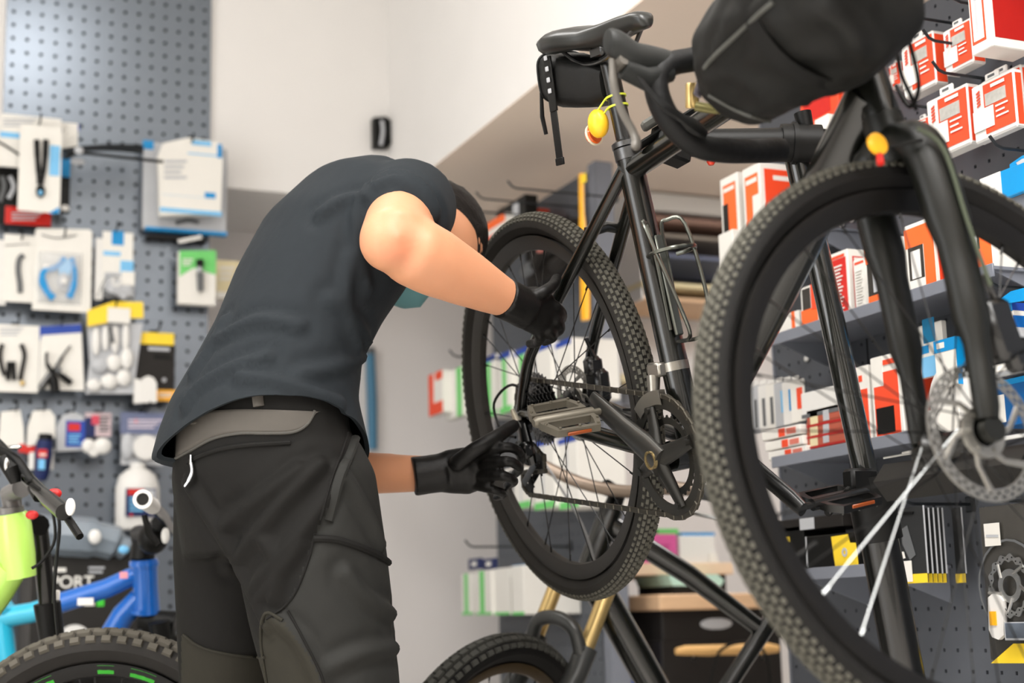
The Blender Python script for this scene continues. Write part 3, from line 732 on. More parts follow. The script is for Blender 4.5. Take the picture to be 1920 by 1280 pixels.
FS = [[(345, 760), (370, 725), (430, 690), (500, 668)], [(360, 700), (400, 640), (420, 600)], [(690, 350), (668, 400), (672, 470), (690, 540)], [(450, 705), (530, 715), (640, 755)],
      [(600, 400), (640, 375), (690, 365)], [(705, 338), (745, 324), (790, 345), (818, 395)], [(700, 350), (745, 336), (785, 360), (812, 408)], [(620, 560), (660, 590), (690, 640)], [(560, 700), (620, 690), (680, 670)], [(398, 640), (480, 600), (560, 610)], [(660, 480), (650, 560), (672, 650)]]
fold(shirt_me, [l for l in (castline(bv, f_, n=3) for f_ in FS) if len(l) > 2], .0085, .012)
hp3 = [cast(bv, *p_) for p_ in ((316, 822), (480, 740), (672, 792))]
hn = (hp3[1]-hp3[0]).cross(hp3[2]-hp3[0]).normalized()
if hn.z < 0: hn = -hn
bm = bmesh.new(); bm.from_mesh(shirt_me)
bmesh.ops.bisect_plane(bm, geom=bm.verts[:]+bm.edges[:]+bm.faces[:], plane_co=hp3[0], plane_no=hn, clear_inner=True)
HEM = [e for e in bm.edges if e.is_boundary]
r_ = bmesh.ops.extrude_edge_only(bm, edges=HEM); vv = [g_ for g_ in r_['geom'] if isinstance(g_, bmesh.types.BMVert)]
cc = sum((v.co for v in vv), Vec())/len(vv)
for v in vv: v.co = v.co+(cc-v.co).normalized()*.008+hn*.004
bm.to_mesh(shirt_me); bm.free(); shirt_me.shade_smooth(); shirt_me.set_sharp_from_angle(angle=radians(60))
shirt = link('shirt', shirt_me, man, PM)
# sleeve hem and shirt hem bands
q = M(); d = (ELR-SHR).normalized(); a_, b_, _ = frame_of(d); cc = SHR.lerp(ELR, .58)
bv = bvh_of(shirt_me)
q2 = []
# --- trousers
q = M()
W0, W1, W2, W3 = at(497, 772, 2.5), at(500, 850, 2.5), at(505, 945, 2.5), at(512, 1045, 2.5)
upP = (hP*.32+Z).normalized(); fP = (hP-upP*hP.dot(upP)).normalized()
q.loft([rg(at(512, 712, 2.51), rP, fP, .153, .112), rg(W0, rP, fP, .164, .126), rg(W1, rP, fP, .176, .144), rg(W2, rP, fP, .182, .156), rg(W3, rP, hP, .168, .135)])
HR, HL = at(566, 930, 2.43), at(452, 940, 2.58)
KR, KL = at(628, 1300, 2.38), at(432, 1290, 2.60)
AR = Vec((KR.x-.02, KR.y-.02, .04)); AL = Vec((KL.x-.03, KL.y+.02, .04))
limb(q, [HR+Z*.02, HR.lerp(KR, .3), HR.lerp(KR, .6), KR, KR.lerp(AR, .5), AR], [.118, .118, .113, .102, .092, .085], 24)
limb(q, [HL+Z*.02, HL.lerp(KL, .3), HL.lerp(KL, .6), KL, KL.lerp(AL, .5), AL], [.112, .108, .098, .086, .085, .08], 24)
tro_me = remesh(q, 'trousers', [TRO, TRG, TRW, TRO2], .0062, 18)
bv = bvh_of(tro_me)
FT = [[(350, 905), (385, 960), (430, 1030), (470, 1110), (500, 1170)], [(600, 870), (540, 930), (480, 1000), (430, 1060)], [(640, 900), (570, 990), (500, 1070), (470, 1110)], [(560, 880), (480, 940), (420, 985)],
      [(500, 1150), (560, 1200), (600, 1280)], [(640, 880), (690, 960), (715, 1020)], [(490, 1010), (520, 1060), (510, 1120)], [(650, 1075), (690, 1120), (735, 1150)], [(620, 1250), (680, 1225), (740, 1215)], [(560, 1020), (520, 1075), (480, 1130)]]
fold(tro_me, [l for l in (castline(bv, f_, n=3) for f_ in FT) if len(l) > 2], .0085, .013)
bv = bvh_of(tro_me)
def pip(poly, x, y):
    c = False; n = len(poly)
    for i in range(n):
        (x0, y0), (x1, y1) = poly[i], poly[i-1]
        if (y0 > y) != (y1 > y) and x < (x1-x0)*(y-y0)/(y1-y0)+x0: c = not c
    return c
def project(p):
    d = p-CAM; z_ = d.dot(FW); return 960+F*d.dot(RT)/z_, 640-F*d.dot(UP)/z_
ZONES = [(1, [(676, 800), (640, 900), (590, 1000), (565, 1080), (535, 1140), (500, 1170), (560, 1290), (600, 1500), (900, 1500), (900, 800)]),
         (3, [(498, 1150), (530, 1165), (580, 1230), (612, 1300), (640, 1500), (470, 1500), (505, 1300), (490, 1200)]),
         (3, [(340, 1190), (380, 1215), (440, 1228), (500, 1232), (520, 1300), (500, 1500), (340, 1500)])]
for f_ in tro_me.polygons:
    c = sum((tro_me.vertices[i].co for i in f_.vertices), Vec())/len(f_.vertices)
    x, y = project(c)
    if f_.normal.dot(c-CAM) < .1:
        for mi, poly in ZONES:
            if pip(poly, x, y): f_.material_index = mi
trousers = link('trousers', tro_me, man, PM)
def seam(pts, r, name, m, off=.001, flat=1., n=6, parent=None):
    L = castline(bv, pts, off, n)
    if len(L) < 3: return
    q = M(); q.tube(L, r, 8, flat=flat); return q.build(name, m, trousers)
SEAM = mat('seam_grey', (74, 72, 68), .6)
seam([(312, 868), (355, 846), (400, 822), (450, 812), (500, 812), (548, 810), (575, 796), (590, 770)], .0026, 'pocket_piping', SEAM)
seam([(352, 866), (400, 846), (450, 836), (500, 832), (545, 830)], .0038, 'back_pocket_flap', TRO)
seam([(668, 812), (655, 850), (635, 900), (615, 975)], .0085, 'side_pocket_zip', TRG, .001, .6)
seam([(652, 812), (640, 850), (620, 905), (600, 975)], .0022, 'side_seam', TRO)
seam([(588, 1010), (630, 1012), (680, 1028), (715, 1045), (735, 1062)], .0058, 'cargo_pocket_zip', TRO)
seam([(590, 1000), (575, 1060), (545, 1125), (500, 1160)], .0022, 'thigh_seam', TRO)
seam([(345, 1190), (380, 1214), (440, 1228), (498, 1232)], .0026, 'knee_seam', TRO2)
seam([(505, 1300), (490, 1200), (498, 1150), (530, 1163)], .0026, 'knee_seam', TRO2)
seam([(540, 1145), (570, 1200), (600, 1260), (612, 1300)], .002, 'knee_seam', TRO)
def patch(top, bot, name, m, off=.0022, n=40, rows=8):
    A_, B_ = smooth_path([Vec((a, b, 0)) for a, b in top], 12), smooth_path([Vec((a, b, 0)) for a, b in bot], 12)
    def samp(L, t):
        k = t*(len(L)-1); i = min(int(k), len(L)-2); return L[i].lerp(L[i+1], k-i)
    vs = {}; q = M(); L = []
    for i in range(n+1):
        for j in range(rows+1):
            p = samp(A_, i/n).lerp(samp(B_, i/n), j/rows); h = cast(bv, p.x, p.y, off)
            if h is not None: vs[i, j] = len(L); L.append(h)
    fs = [(vs[i, j], vs[i+1, j], vs[i+1, j+1], vs[i, j+1]) for i in range(n) for j in range(rows) if all(k in vs for k in ((i, j), (i+1, j), (i+1, j+1), (i, j+1)))]
    q.add(L, fs); o = q.build(name, m, trousers, ang=70); sd_ = o.modifiers.new('thick', 'SOLIDIFY'); sd_.thickness = .0012; sd_.offset = 0; return o
patch([(322, 800), (365, 775), (430, 768), (500, 768), (560, 770), (600, 772)], [(312, 866), (355, 844), (400, 820), (450, 811), (500, 811), (548, 809), (576, 795), (592, 772)], 'waist_panel', TRW)
# belt loops
for px, py, s_ in ((485, 748, 1), (368, 780, 1)):
    L = castline(bv, [(px-1, py-12), (px, py), (px+2, py+14)], .004, 3)
    if len(L) > 2: q = M(); q.tube(L, .0085, 8, flat=.35, up=ray(px, py)); q.build('belt_loop', TRW, trousers)
p = cast(bv, 364, 862, .006)
if p:
    q = M(); a = at(363, 850, 1); dn = -UP
    k_ = (p-CAM).dot(FW)/F
    q.tube([p+dn*(-10*k_), p+dn*(8*k_)], [.004, .005], 8, flat=.5); o1 = q.build('zip_slider', STEEL, trousers)
    q = M(); q.tube(smooth_path([p+dn*(4*k_), p+dn*(22*k_)+RT*(2*k_), p+dn*(38*k_)-RT*(4*k_), p+dn*(50*k_)-RT*(12*k_)], 4), [.0052]*5+[.006]*4+[.0045]*3+[.003], 10, flat=.4); q.build('zip_pull', LGREY, trousers)
p = cast(bv, 688, 850, .004)
if p:
    q = M(); k_ = (p-CAM).dot(FW)/F; q.tube([p, p-UP*(22*k_)+RT*(4*k_)], [.003, .004], 8, flat=.5); q.build('zip_pull', LGREY, trousers)
# --- body: arms, neck, head, core - one skin
hz = (RT*.92 + UP*.10 + FW*.36).normalized()          # crown of the head
hx = (-UP*.97 + RT*.12 + FW*.06); hx = (hx-hz*hx.dot(hz)).normalized()   # where the face looks
hy = hz.cross(hx)                                    # left ear
def hp(x, y, z): return HEAD+hx*x+hy*y+hz*z
q = M()
q.loft(torso_rings(-.034)[:3]+torso_rings(-.014)[3:])
limb(q, [SHR+rC*-.06, SHR, SHR.lerp(ELR, .5), ELR, ELR.lerp(WRR, .12), ELR.lerp(WRR, .32), ELR.lerp(WRR, .6), ELR.lerp(WRR, .86), WRR], [.065, .064, .059, .0545, .056, .055, .045, .0335, .0285], 22)
q.ball(ELR+UP*-.004+RT*-.006, .045, 16)
limb(q, [SHL, SHL.lerp(ELL, .5), ELL, ELL.lerp(WRL, .3), ELL.lerp(WRL, .7), WRL], [.06, .05, .043, .042, .036, .031], 20)
limb(q, [at(722, 376, 2.70), at(765, 395, 2.725), HEAD+hz*-.035], [.07, .06, .06], 18)
# skull, jaw, nose, ears
q.loft([[hp(.0+ax*cos(t), ay*sin(t), z) for t in [2*pi*k/22 for k in range(22)]] for z, ax, ay in [(-.115, .03, .025), (-.10, .06, .045), (-.07, .078, .058), (-.03, .088, .068), (.02, .097, .076), (.06, .094, .074), (.09, .072, .058), (.108, .04, .034), (.113, .012, .01)]])
limb(q, [hp(.088, 0, .01), hp(.105, 0, -.02), hp(.108, 0, -.032)], [.011, .014, .015], 10)
for s_ in (-1, 1):
    q.loft([[hp(-.012+.026*cos(t)-.004, s_*(.068+d_), -.01+.036*sin(t)*k_) for t in [2*pi*k/14 for k in range(14)]] for d_, k_ in ((-.012, .8), (.006, 1), (.014, .85))])
q.loft([rg(W1, rP, fP, .15, .115), rg(W2, rP, fP, .15, .12), rg(W3-Z*-.03, rP, hP, .11, .08)])
for a, b, c_, r_ in ((HR, KR, AR, (.088, .072, .05)), (HL, KL, AL, (.082, .064, .05))): limb(q, [a, b, c_, Vec((c_.x, c_.y, .0))], [r_[0], r_[1], r_[2], .045], 18)
body_me = remesh(q, 'body', [SKIN], .0075, 14)
body = link('body', body_me, man, PM)
# elbow: a redder patch of skin (it stays put under any light)
nt = SKIN.node_tree; b = nt.nodes['Principled BSDF']; src = b.inputs['Base Color'].links[0].from_socket
tc = nt.nodes.new('ShaderNodeTexCoord'); vm = nt.nodes.new('ShaderNodeVectorMath'); vm.operation = 'DISTANCE'
vm.inputs[1].default_value = tuple(ELR+RT*.022-UP*.012-FW*.05)
mr = nt.nodes.new('ShaderNodeMapRange'); mr.inputs['From Min'].default_value = .01; mr.inputs['From Max'].default_value = .05; mr.inputs['To Min'].default_value = .55; mr.inputs['To Max'].default_value = 0
mx = nt.nodes.new('ShaderNodeMix'); mx.data_type = 'RGBA'; mx.inputs['B'].default_value = (lin(206), lin(118), lin(88), 1)
nt.links.new(tc.outputs['Object'], vm.inputs[0]); nt.links.new(vm.outputs['Value'], mr.inputs['Value']); nt.links.new(mr.outputs['Result'], mx.inputs['Factor']); nt.links.new(src, mx.inputs['A']); nt.links.new(mx.outputs['Result'], b.inputs['Base Color'])
# eyes, brows, lips
for s_ in (-1, 1):
    q = M(); q.ball(hp(.080, s_*.032, .012), .012, 12); q.build('eye', mat('eye_white', (232, 228, 220), .25), man, PM)
    q = M(); q.tube([hp(.094, s_*.016, .03), hp(.094, s_*.034, .036), hp(.08, s_*.054, .03)], [.004, .005, .003], 8); q.build('eyebrow', HAIR, man, PM)
# hair: a shell over the back and top of the skull
q = M(); rows = []
for i in range(13):
    ph = pi*(i/12)*.5*1.0
    row = []
    for k in range(28):
        t = 2*pi*k/28
        back = .5-.5*cos(t)       # 1 at the back of the head
        low = .080-.16*back**5
        z = .120-(.120-low)*(i/12)**1.1
        s_ = sqrt(max(0, 1-((z+.004)/.124)**2)) if z > -.004 else 1-.9*max(0, -z-.03)
        lump = 1+.02*sin(9*t+i)+.012*sin(17*t-2*i)
        row.append(hp((.109*s_*cos(t)-.004)*lump, .087*s_*sin(t)*lump, z))
    rows.append(row)
inner = [[HEAD+(p-HEAD)*.82 for p in r] for r in rows]
q.loft(rows+inner[::-1], 0, False)
hair = q.build('hair', HAIR, man, PM, ang=80)
# surgical mask over mouth and chin
q = M(); rows = []
for z, ax, ay in [(.004, .098, .07), (-.02, .122, .072), (-.05, .122, .07), (-.085, .106, .06), (-.118, .07, .045)]:
    rows.append([hp(ax*cos(t)+.002, ay*sin(t)*1.02, z-.02*abs(sin(t))) for t in [-1.35+2.7*k/16 for k in range(17)]])
vs = [p for r in rows for p in r]; fs = [(i*17+k, i*17+k+1, (i+1)*17+k+1, (i+1)*17+k) for i in range(4) for k in range(16)]
q.add(vs, fs); mk = q.build('face_mask', mat('mask_teal', (98, 146, 150), .7, noise=.05), man, PM)
sm = mk.modifiers.new('thick', 'SOLIDIFY'); sm.thickness = .002
q = M()
for s_ in (-1, 1): q.tube(smooth_path([hp(.03, s_*.068, -.01), hp(.0, s_*.082, .01), hp(-.03, s_*.084, .01), hp(-.035, s_*.08, -.02)], 4), .0015, 6)
q.build('mask_loop', WHITE, mk)
# --- gloves with five fingers
def glove(name, wrist, fore, palm_rings, fingers):
    q = M(); limb(q, [wrist-fore*.035, wrist-fore*.01, wrist+fore*.02], [.0345, .0335, .034], 18, ends=False)
    limb(q, palm_rings[0], palm_rings[1], 18, up=palm_rings[2], flat=palm_rings[3])
    for pts, rr in fingers: limb(q, smooth_path(pts, 3), [rr*(1.05-.25*i/(3*(len(pts)-1))) for i in range(3*(len(pts)-1)+1)], 12)
    me = remesh(q, name, [GLOVE], .0034, 3); return link(name, me, man, PM)
fr = (at(1012, 592, 2.53)-WRR).normalized()
A = lambda x, y, d: at(x, y, d)
gr = glove('right_glove', WRR, fr, ([WRR, A(995, 578, 2.515), A(1015, 588, 2.53), A(1022, 596, 2.55)], [.031, .038, .038, .028], FW, .62),
      [([A(992, 560, 2.50), A(1018, 548, 2.50), A(1036, 536, 2.52), A(1044, 522, 2.56)], .0115),
       ([A(1018, 572, 2.53), A(1042, 575, 2.53), A(1054, 592, 2.56), A(1046, 606, 2.60)], .0108),
       ([A(1020, 590, 2.53), A(1042, 600, 2.53), A(1050, 616, 2.56), A(1036, 628, 2.60)], .0108),
       ([A(1014, 604, 2.53), A(1030, 618, 2.53), A(1036, 632, 2.56), A(1020, 640, 2.60)], .0104),
       ([A(1004, 612, 2.53), A(1012, 628, 2.53), A(1008, 642, 2.56), A(992, 644, 2.59)], .0095)])
fl = (at(870, 880, 2.67)-WRL).normalized()
gl = glove('left_glove', WRL, fl, ([WRL, A(842, 884, 2.66), A(876, 882, 2.66), A(906, 878, 2.665)], [.031, .0385, .0415, .034], FW, .62),
      [([A(856, 868, 2.63), A(892, 842, 2.62), A(926, 822, 2.63), A(950, 806, 2.65), A(964, 797, 2.66)], .0142),
       ([A(904, 854, 2.65), A(946, 838, 2.62), A(972, 846, 2.64), A(978, 864, 2.67)], .0098),
       ([A(908, 872, 2.64), A(950, 864, 2.605), A(974, 876, 2.63), A(966, 888, 2.67)], .0098),
       ([A(904, 892, 2.64), A(944, 892, 2.605), A(964, 902, 2.63), A(950, 910, 2.67)], .0095),
       ([A(892, 910, 2.65), A(926, 918, 2.625), A(944, 926, 2.65), A(930, 932, 2.68)], .0088)])
# shoes
for c_ in (AR, AL):
    q = M(); f_ = Vec((c_.x, c_.y, -.06)); 
    limb(q, [f_+Vec((0, 0, .05))-hP*.05, f_+Vec((0, 0, .055))+hP*.03, f_+Vec((0, 0, .04))+hP*.12, f_+Vec((0, 0, .034))+hP*.18], [.046, .05, .043, .034], 16)
    q.box(f_+Vec((-.05, -.05, 0)), f_+Vec((.05, .05, .02)), 0, .008)
    q.build('shoe', BLK, man, PM)
# ================================================================ HANDLEBAR BAG (carried across the front of the bar)
HM = BMW @ FM; HI = HM.inverted()
hb = thing('handlebar_bag', 'large black roll bag hanging from the handlebar', 'bag', mw=HM)
HC = (.108, .528); HP = smooth_path([(y_, r_, 0) for y_, r_ in ((-.127, .02), (-.12, .052), (-.10, .070), (-.04, .083), (.04, .094), (.11, .099), (.15, .085), (.167, .03))], 6)
rings = []
for p_ in HP:
    y_, r_ = p_.x, p_.y; ring = []
    for k in range(72):
        a = 2*pi*k/72; rr = r_*(1+.045*sin(3*a+y_*14)+.03*sin(5*a-y_*30)+.015*sin(11*a+y_*60))
        ring.append(HM @ Vec((HC[0]+rr*cos(a), y_, HC[1]+rr*1.02*sin(a))))
    rings.append(ring)
q = M(); q.loft(rings); bag_me = q.mesh('bag_body', mat('roll_bag_fabric', (17, 17, 15), .62, noise=.12, scale=30, bump=.3, bscale=14), ang=70)
bvb = bvh_of(bag_me)
fold(bag_me, [l for l in (castline(bvb, f_, n=4) for f_ in ([(1330, 150), (1375, 140), (1420, 170)], [(1400, 215), (1450, 190), (1520, 195)], [(1450, 40), (1500, 90), (1560, 110)], [(1540, 20), (1590, 60), (1610, 110)], [(1345, 100), (1372, 60), (1380, 20)], [(1365, 40), (1410, 20), (1440, 0)], [(1480, 130), (1530, 150), (1570, 160)])) if len(l) > 2], .005, .012)
bvb = bvh_of(bag_me); bag_me.transform(HI); link('bag_body', bag_me, hb)
for pts, r_, m_, nm in (([(1322, 128), (1345, 100), (1395, 52), (1450, 4)], .0028, mat('grey_piping', (74, 74, 70), .5), 'flap_piping'), ([(1330, 178), (1400, 214), (1470, 226), (1540, 200)], .0022, mat('grey_piping', (74, 74, 70), .5), 'lower_piping')):
    L = castline(bvb, pts, .0012, 8)
    if len(L) > 3: q = M(); q.tube(L, r_, 8); o = q.build(nm, m_, None); o.data.transform(HI); o.parent = hb
q = M(); q.lathe([(.0965, -.011), (.1005, -.011), (.1005, .011), (.0965, .011)], (HC[0], .06, HC[1]), (0, 1, 0), 32, cap=False, close=True); q.build('strap', BLK, hb)
q = M(); e = FLp(1322, 125, y=-.13); q.tube(smooth_path([e+Vec((.0, .01, .03)), e, e+Vec((.008, -.006, -.02)), e+Vec((.02, -.008, -.036))], 4), [.006, .007, .008, .008, .007, .006, .006, .007, .008, .008, .007, .006, .006], 8, flat=.45); q.build('strap_end', mat('strap_mauve', (86, 80, 86), .5), hb)
# ================================================================ GOODS HANGING ON WALLS
class Goods:
    """one article: an Empty on the wall with its parts; sizes are read off the photograph on the article's own plane"""
    def __init__(s, kind, val, rect, out, name, label, cat, group=None):
        s.kind, s.val, s.n = kind, val, 0
        c = s.P((rect[0]+rect[2])/2, (rect[1]+rect[3])/2, out)
        s.t = thing(name, label, cat, c, 0 if kind == 'Y' else -pi/2, group)
        R = Mat.Rotation(0 if kind == 'Y' else -pi/2, 4, 'Z'); s.I = (Mat.Translation(c) @ R).inverted()
    def P(s, x, y, o): return onY(x, y, s.val-o) if s.kind == 'Y' else onX(x, y, s.val-o)
    def L(s, x, y, o): return s.I @ s.P(x, y, o)
    def box(s, x0, y0, x1, y1, o, th, m, name='card', ch=.0):
        a, b = s.L(x0, y0, o), s.L(x1, y1, o); q = M(); q.box((a.x, a.y, b.z), (b.x, a.y+th, a.z), 0, ch); q.build(name, m, s.t, smooth=False); return s
    def boxm(s, x0, y0, x1, y1, z0, z1, o, th, m, name='card', ch=0.):   # x from pixels at the height of y0, z given in metres
        a, b = s.L(x0, y0, o), s.L(x1, y1, o); q = M(); q.box((a.x, a.y, z0), (b.x, a.y+th, z1), 0, ch); q.build(name, m, s.t, smooth=False); return s
    def poly(s, pts, o, th, m, name='card'):
        p = [s.L(x, y, o) for x, y in pts]; q = M(); q.prism(p, (0, th, 0)); q.build(name, m, s.t, smooth=False); return s
    def tube(s, pts, r, o, m, name='wire', n=8, flat=1., sm=4):
        p = [s.L(*(a if len(a) == 3 else (a[0], a[1], o))) for a in pts]
        if sm: p = smooth_path(p, sm)
        q = M(); q.tube(p, r, n, flat=flat, up=(0, 1, 0)); q.build(name, m, s.t); return s
    def disc(s, cx, cy, r, o, th, m, name='disc', ri=0):
        c = s.L(cx, cy, o); rr = (s.L(cx+r, cy, o)-c).length; q = M()
        if ri: q.lathe([(rr, 0), (rr, th), (rr*ri, th), (rr*ri, 0)], c, (0, 1, 0), 24, cap=False, close=True)
        else: q.lathe([(rr*.96, 0), (rr, th*.2), (rr, th)], c, (0, 1, 0), 24)
        q.build(name, m, s.t); return s
    def ball(s, cx, cy, rx, ry, o, m, name='knob', dp=.5):
        c = s.L(cx, cy, o); a = (s.L(cx+rx, cy, o)-c).length; b = (s.L(cx, cy+ry, o)-c).length
        q = M(); q.ball(c, 1, 14, sq=(a, min(a, b)*dp, b)); q.build(name, m, s.t); return s
    def blister(s, x0, y0, x1, y1, o, th, m=None, name='blister', inset=.25):
        a, b = s.L(x0, y0, o), s.L(x1, y1, o); k = inset*min(abs(b.x-a.x), abs(a.z-b.z)); q = M()
        q.loft([[Vec((a.x+j, a.y-h, a.z-j)), Vec((b.x-j, a.y-h, a.z-j)), Vec((b.x-j, a.y-h, b.z+j)), Vec((a.x+j, a.y-h, b.z+j))] for j, h in ((0, 0), (k*.3, th*.8), (k, th))])
        q.build(name, m or CLEAR, s.t, smooth=False); return s
    def wavy(s, cx, cy, r, ri, o, th, m, name, waves=14, amp=.05):
        c = s.L(cx, cy, o); rr = (s.L(cx, cy-r, o)-c).length; n = waves*8; q = M()
        f = lambda k, b, ph: b*rr*(1+amp*sin(waves*2*pi*k/n+ph))
        q.ring(c, (1, 0, 0), (0, 0, 1), [(f(k, 1, 0)*cos(2*pi*k/n), f(k, 1, 0)*sin(2*pi*k/n)) for k in range(n)], [(f(k, ri, 2.2)*cos(2*pi*k/n), f(k, ri, 2.2)*sin(2*pi*k/n)) for k in range(n)], (0, th, 0))
        q.build(name, m, s.t, smooth=False)
        q = M()
        for k in range(waves*2):
            a = 2*pi*k/waves/2; rad = rr*(1+ri)/2*(1+.04*(-1)**k); q.lathe([(rr*.028, -.0006), (rr*.028, .0002)], c+Vec((rad*cos(a), 0, rad*sin(a))), (0, 1, 0), 6)
        stuff(q.build('drill_holes', HOLE, s.t)); return s
    def lines(s, x0, y0, x1, y1, n, o, m, name='print_lines', slope=0.):
        q = M(); h = (y1-y0)/n
        for i in range(n):
            e = x1-(x1-x0)*(.12*((i*7) % 3)); yy = y0+h*i
            p = [s.L(x0, yy, o), s.L(e, yy+slope*(e-x0), o), s.L(e, yy+h*.5+slope*(e-x0), o), s.L(x0, yy+h*.5, o)]
            q.prism(p, (0, -.0004, 0))
        stuff(q.build(name, m, s.t, smooth=False)); return s
    def hang(s, x, y, o, ln=None):
        """its wire peg from the board, ending in a turned-up tip"""
        return s
def hook(kind, val, x, y, ln, label, dropz=0.0, tip=.018, r=.0028, group='steel display pegs'):
    base = onY(x, y, val-ln) if kind == 'Y' else onX(x, y, val-ln)
    group = group or ('steel pegs on the left board' if kind == 'Y' else 'dark steel pegs on the right boards')
    n = Vec((0, -1, 0)) if kind == 'Y' else Vec((-1, 0, 0))
    b = base-n*ln; t = thing('peg_hook', label, 'hook', b, 0, group)
    q = M(); q.tube([Vec((0, 0, 0)), n*.02, n*(ln-.012), n*ln+Vec((0, 0, .004)), n*(ln+.012)+Vec((0, 0, tip))], r, 8); q.build('peg', WIRE, t)
    q = M(); q.box(Vec((-.012, -.012, -.014)) if 1 else 0, Vec((.012, .012, .014)), 0, .002); o = q.build('bracket', WIRE, t)
    o.scale = (1, .25, 1) if kind == 'Y' else (.25, 1, 1)
    return t
# ---------------------------------------------------------------- left pegboard
YL = 4.5
pl = pegboard('pegboard', 'tall grey perforated board with round holes on the back wall', (.3455, YL, .1753), (1, 0, 0), (0, 0, 1), (0, -1, 0), 15, 66, .0403, .0414, .0062, False, BOARD)
for x_ in (.0, .6045):
    q = M(); q.box((x_-.012 if x_ else 0, .006, 0), (x_+.012 if not x_ else x_, .03, 2.73), 0, .002); q.build('side_rail', SHELF, pl)
for z_ in (.1, 1.3, 2.6):
    q = M(); q.box((.0, .03, z_), (.6, .5 if z_ < 1.8 else .02, z_+.03)); q.build('wall_bracket', SHELF, pl)
G = lambda rect, out, name, label, cat, group=None: Goods('Y', YL, rect, out, name, label, cat, group)
GL = 'carded parts on the left pegboard'
g = G((0, 210, 115, 300), .10, 'carded_cable', 'white and blue card with a black cable at the pegboard top left', 'package')
g.box(2, 212, 113, 300, .10, .002, WHITE).box(0, 246, 62, 262, .1012, .001, SKY, 'header_band').box(-8, 258, 36, 314, .102, .004, WHITE, 'flap').tube([(-6, 264), (12, 274), (36, 290), (40, 296)], .003, .106, BLK, 'cable').lines(6, 222, 70, 240, 3, .1012, LGREY)
g = G((0, 300, 95, 425), .055, 'carded_pack', 'red-bottomed dark pack hanging behind the white tool card', 'package')
g.box(-10, 312, 96, 426, .055, .012, BLK).box(10, 386, 95, 425, .057, .002, RED, 'red_band').lines(22, 398, 80, 416, 3, .0575, LGREY).tube([(18, 330), (26, 350), (16, 372)], .006, .06, LGREY, 'part', flat=.5).tube([(4, 330), (8, 350), (0, 378)], .006, .06, GREY, 'part', flat=.5)
g = G((38, 216, 112, 400), .135, 'carded_tool', 'narrow white card with a black two-pronged tool, nearest at top left', 'package')
g.box(38, 232, 112, 400, .135, .002, WHITE, 'card').box(94, 272, 111, 330, .136, .001, SKY, 'blue_panel').poly([(90, 400), (111, 388), (111, 400)], .136, .001, BLUE, 'blue_corner')
g.tube([(69, 262), (70, 290), (72, 320), (73, 345)], [.008]*5+[.007]*4+[.0055]*4, .142, BLK, 'tool_leg', flat=.6).tube([(86, 262), (85, 290), (82, 320), (78, 345)], [.008]*5+[.007]*4+[.0055]*4, .142, BLK, 'tool_leg', flat=.6).ball(76, 358, 9, 12, .142, BLK, 'tool_head').ball(76, 361, 4, 5, .15, SKY, 'tool_button')
g = G((110, 228, 147, 330), .08, 'carded_spare', 'white card with a blue edge half hidden behind the tool card', 'package')
g.box(108, 228, 145, 286, .08, .002, WHITE).box(136, 232, 149, 246, .079, .002, DBLUE, 'blue_edge').disc(115, 244, 4, .081, .002, GREY, 'hang_hole').box(112, 296, 131, 332, .081, .002, BLUE, 'blue_flap').box(112, 330, 130, 400, .078, .004, BLK, 'black_flap').ball(122, 390, 8, 6, .085, WHITEP, 'plug')
hook('Y', YL, 76, 226, .14, 'steel peg holding the white tool card at the pegboard top', group=None)
g = G((120, 265, 305, 305), .12, 'chain_tool_bundle', 'bundle of long dark rods sticking out across the bare pegboard', 'rods')
for k in range(5):
    g.tube([(124-2*k, 289-2*k, .16), (152, 282-1.5*k, .15), (210, 281-2.2*k, .14), (268, 286-3.0*k, .12)], .0042, .14, WIRE, 'rod')
g.tube([(122, 297, .16), (150, 287, .16), (230, 295, .17), (306, 303, .18)], .0048, .16, BLK, 'long_rod').ball(148, 282, 9, 7, .17, LGREY, 'pale_cap').ball(146, 303, 14, 6, .12, LGREY, 'pale_tab')
g = G((270, 260, 425, 440), .05, 'bag_pack', 'large grey blister pack with a wide blue foot', 'package')
g.box(270, 264, 425, 440, .05, .022, LGREY, 'card', .004).box(273, 424, 426, 441, .053, .026, BLUE, 'blue_foot').box(268, 262, 288, 280, .053, .003, BLUE, 'blue_tab').tube([(330, 418), (352, 413), (372, 417)], .006, .055, GREY, 'handle')
g = G((300, 262, 420, 405), .11, 'bag_pack', 'white blister pack with pale blue stripes, in front of the blue-footed one', 'package')
g.poly([(296, 292), (306, 268), (352, 258), (412, 266), (418, 300), (414, 400), (300, 404), (298, 330)], .11, .03, WHITE, 'card').box(304, 364, 404, 372, .111, .001, SKY, 'stripe').box(384, 360, 404, 372, .1115, .001, BLUE, 'stripe_end').box(300, 388, 416, 405, .112, .002, SKY, 'stripe').box(360, 262, 396, 274, .112, .002, SKY, 'header').box(408, 270, 416, 296, .112, .002, BLUE, 'edge').box(352, 288, 408, 291, .111, .001, SKY, 'stripe').lines(308, 300, 350, 340, 4, .111, LGREY)
hook('Y', YL, 362, 262, .13, 'steel peg holding the white striped blister pack', group=None)
g = G((332, 446, 382, 458), .05, 'price_rail', 'white price tag on a dark clip under the blue-footed pack', 'tag')
g.tube([(334, 453), (378, 444)], .006, .06, WHITEP, 'tag', flat=.4, sm=0).box(276, 440, 390, 452, .045, .04, DARK, 'clip_bar')
g = G((0, 440, 70, 575), .075, 'carded_strip', 'white card with a curved grey strip, at the left edge', 'package')
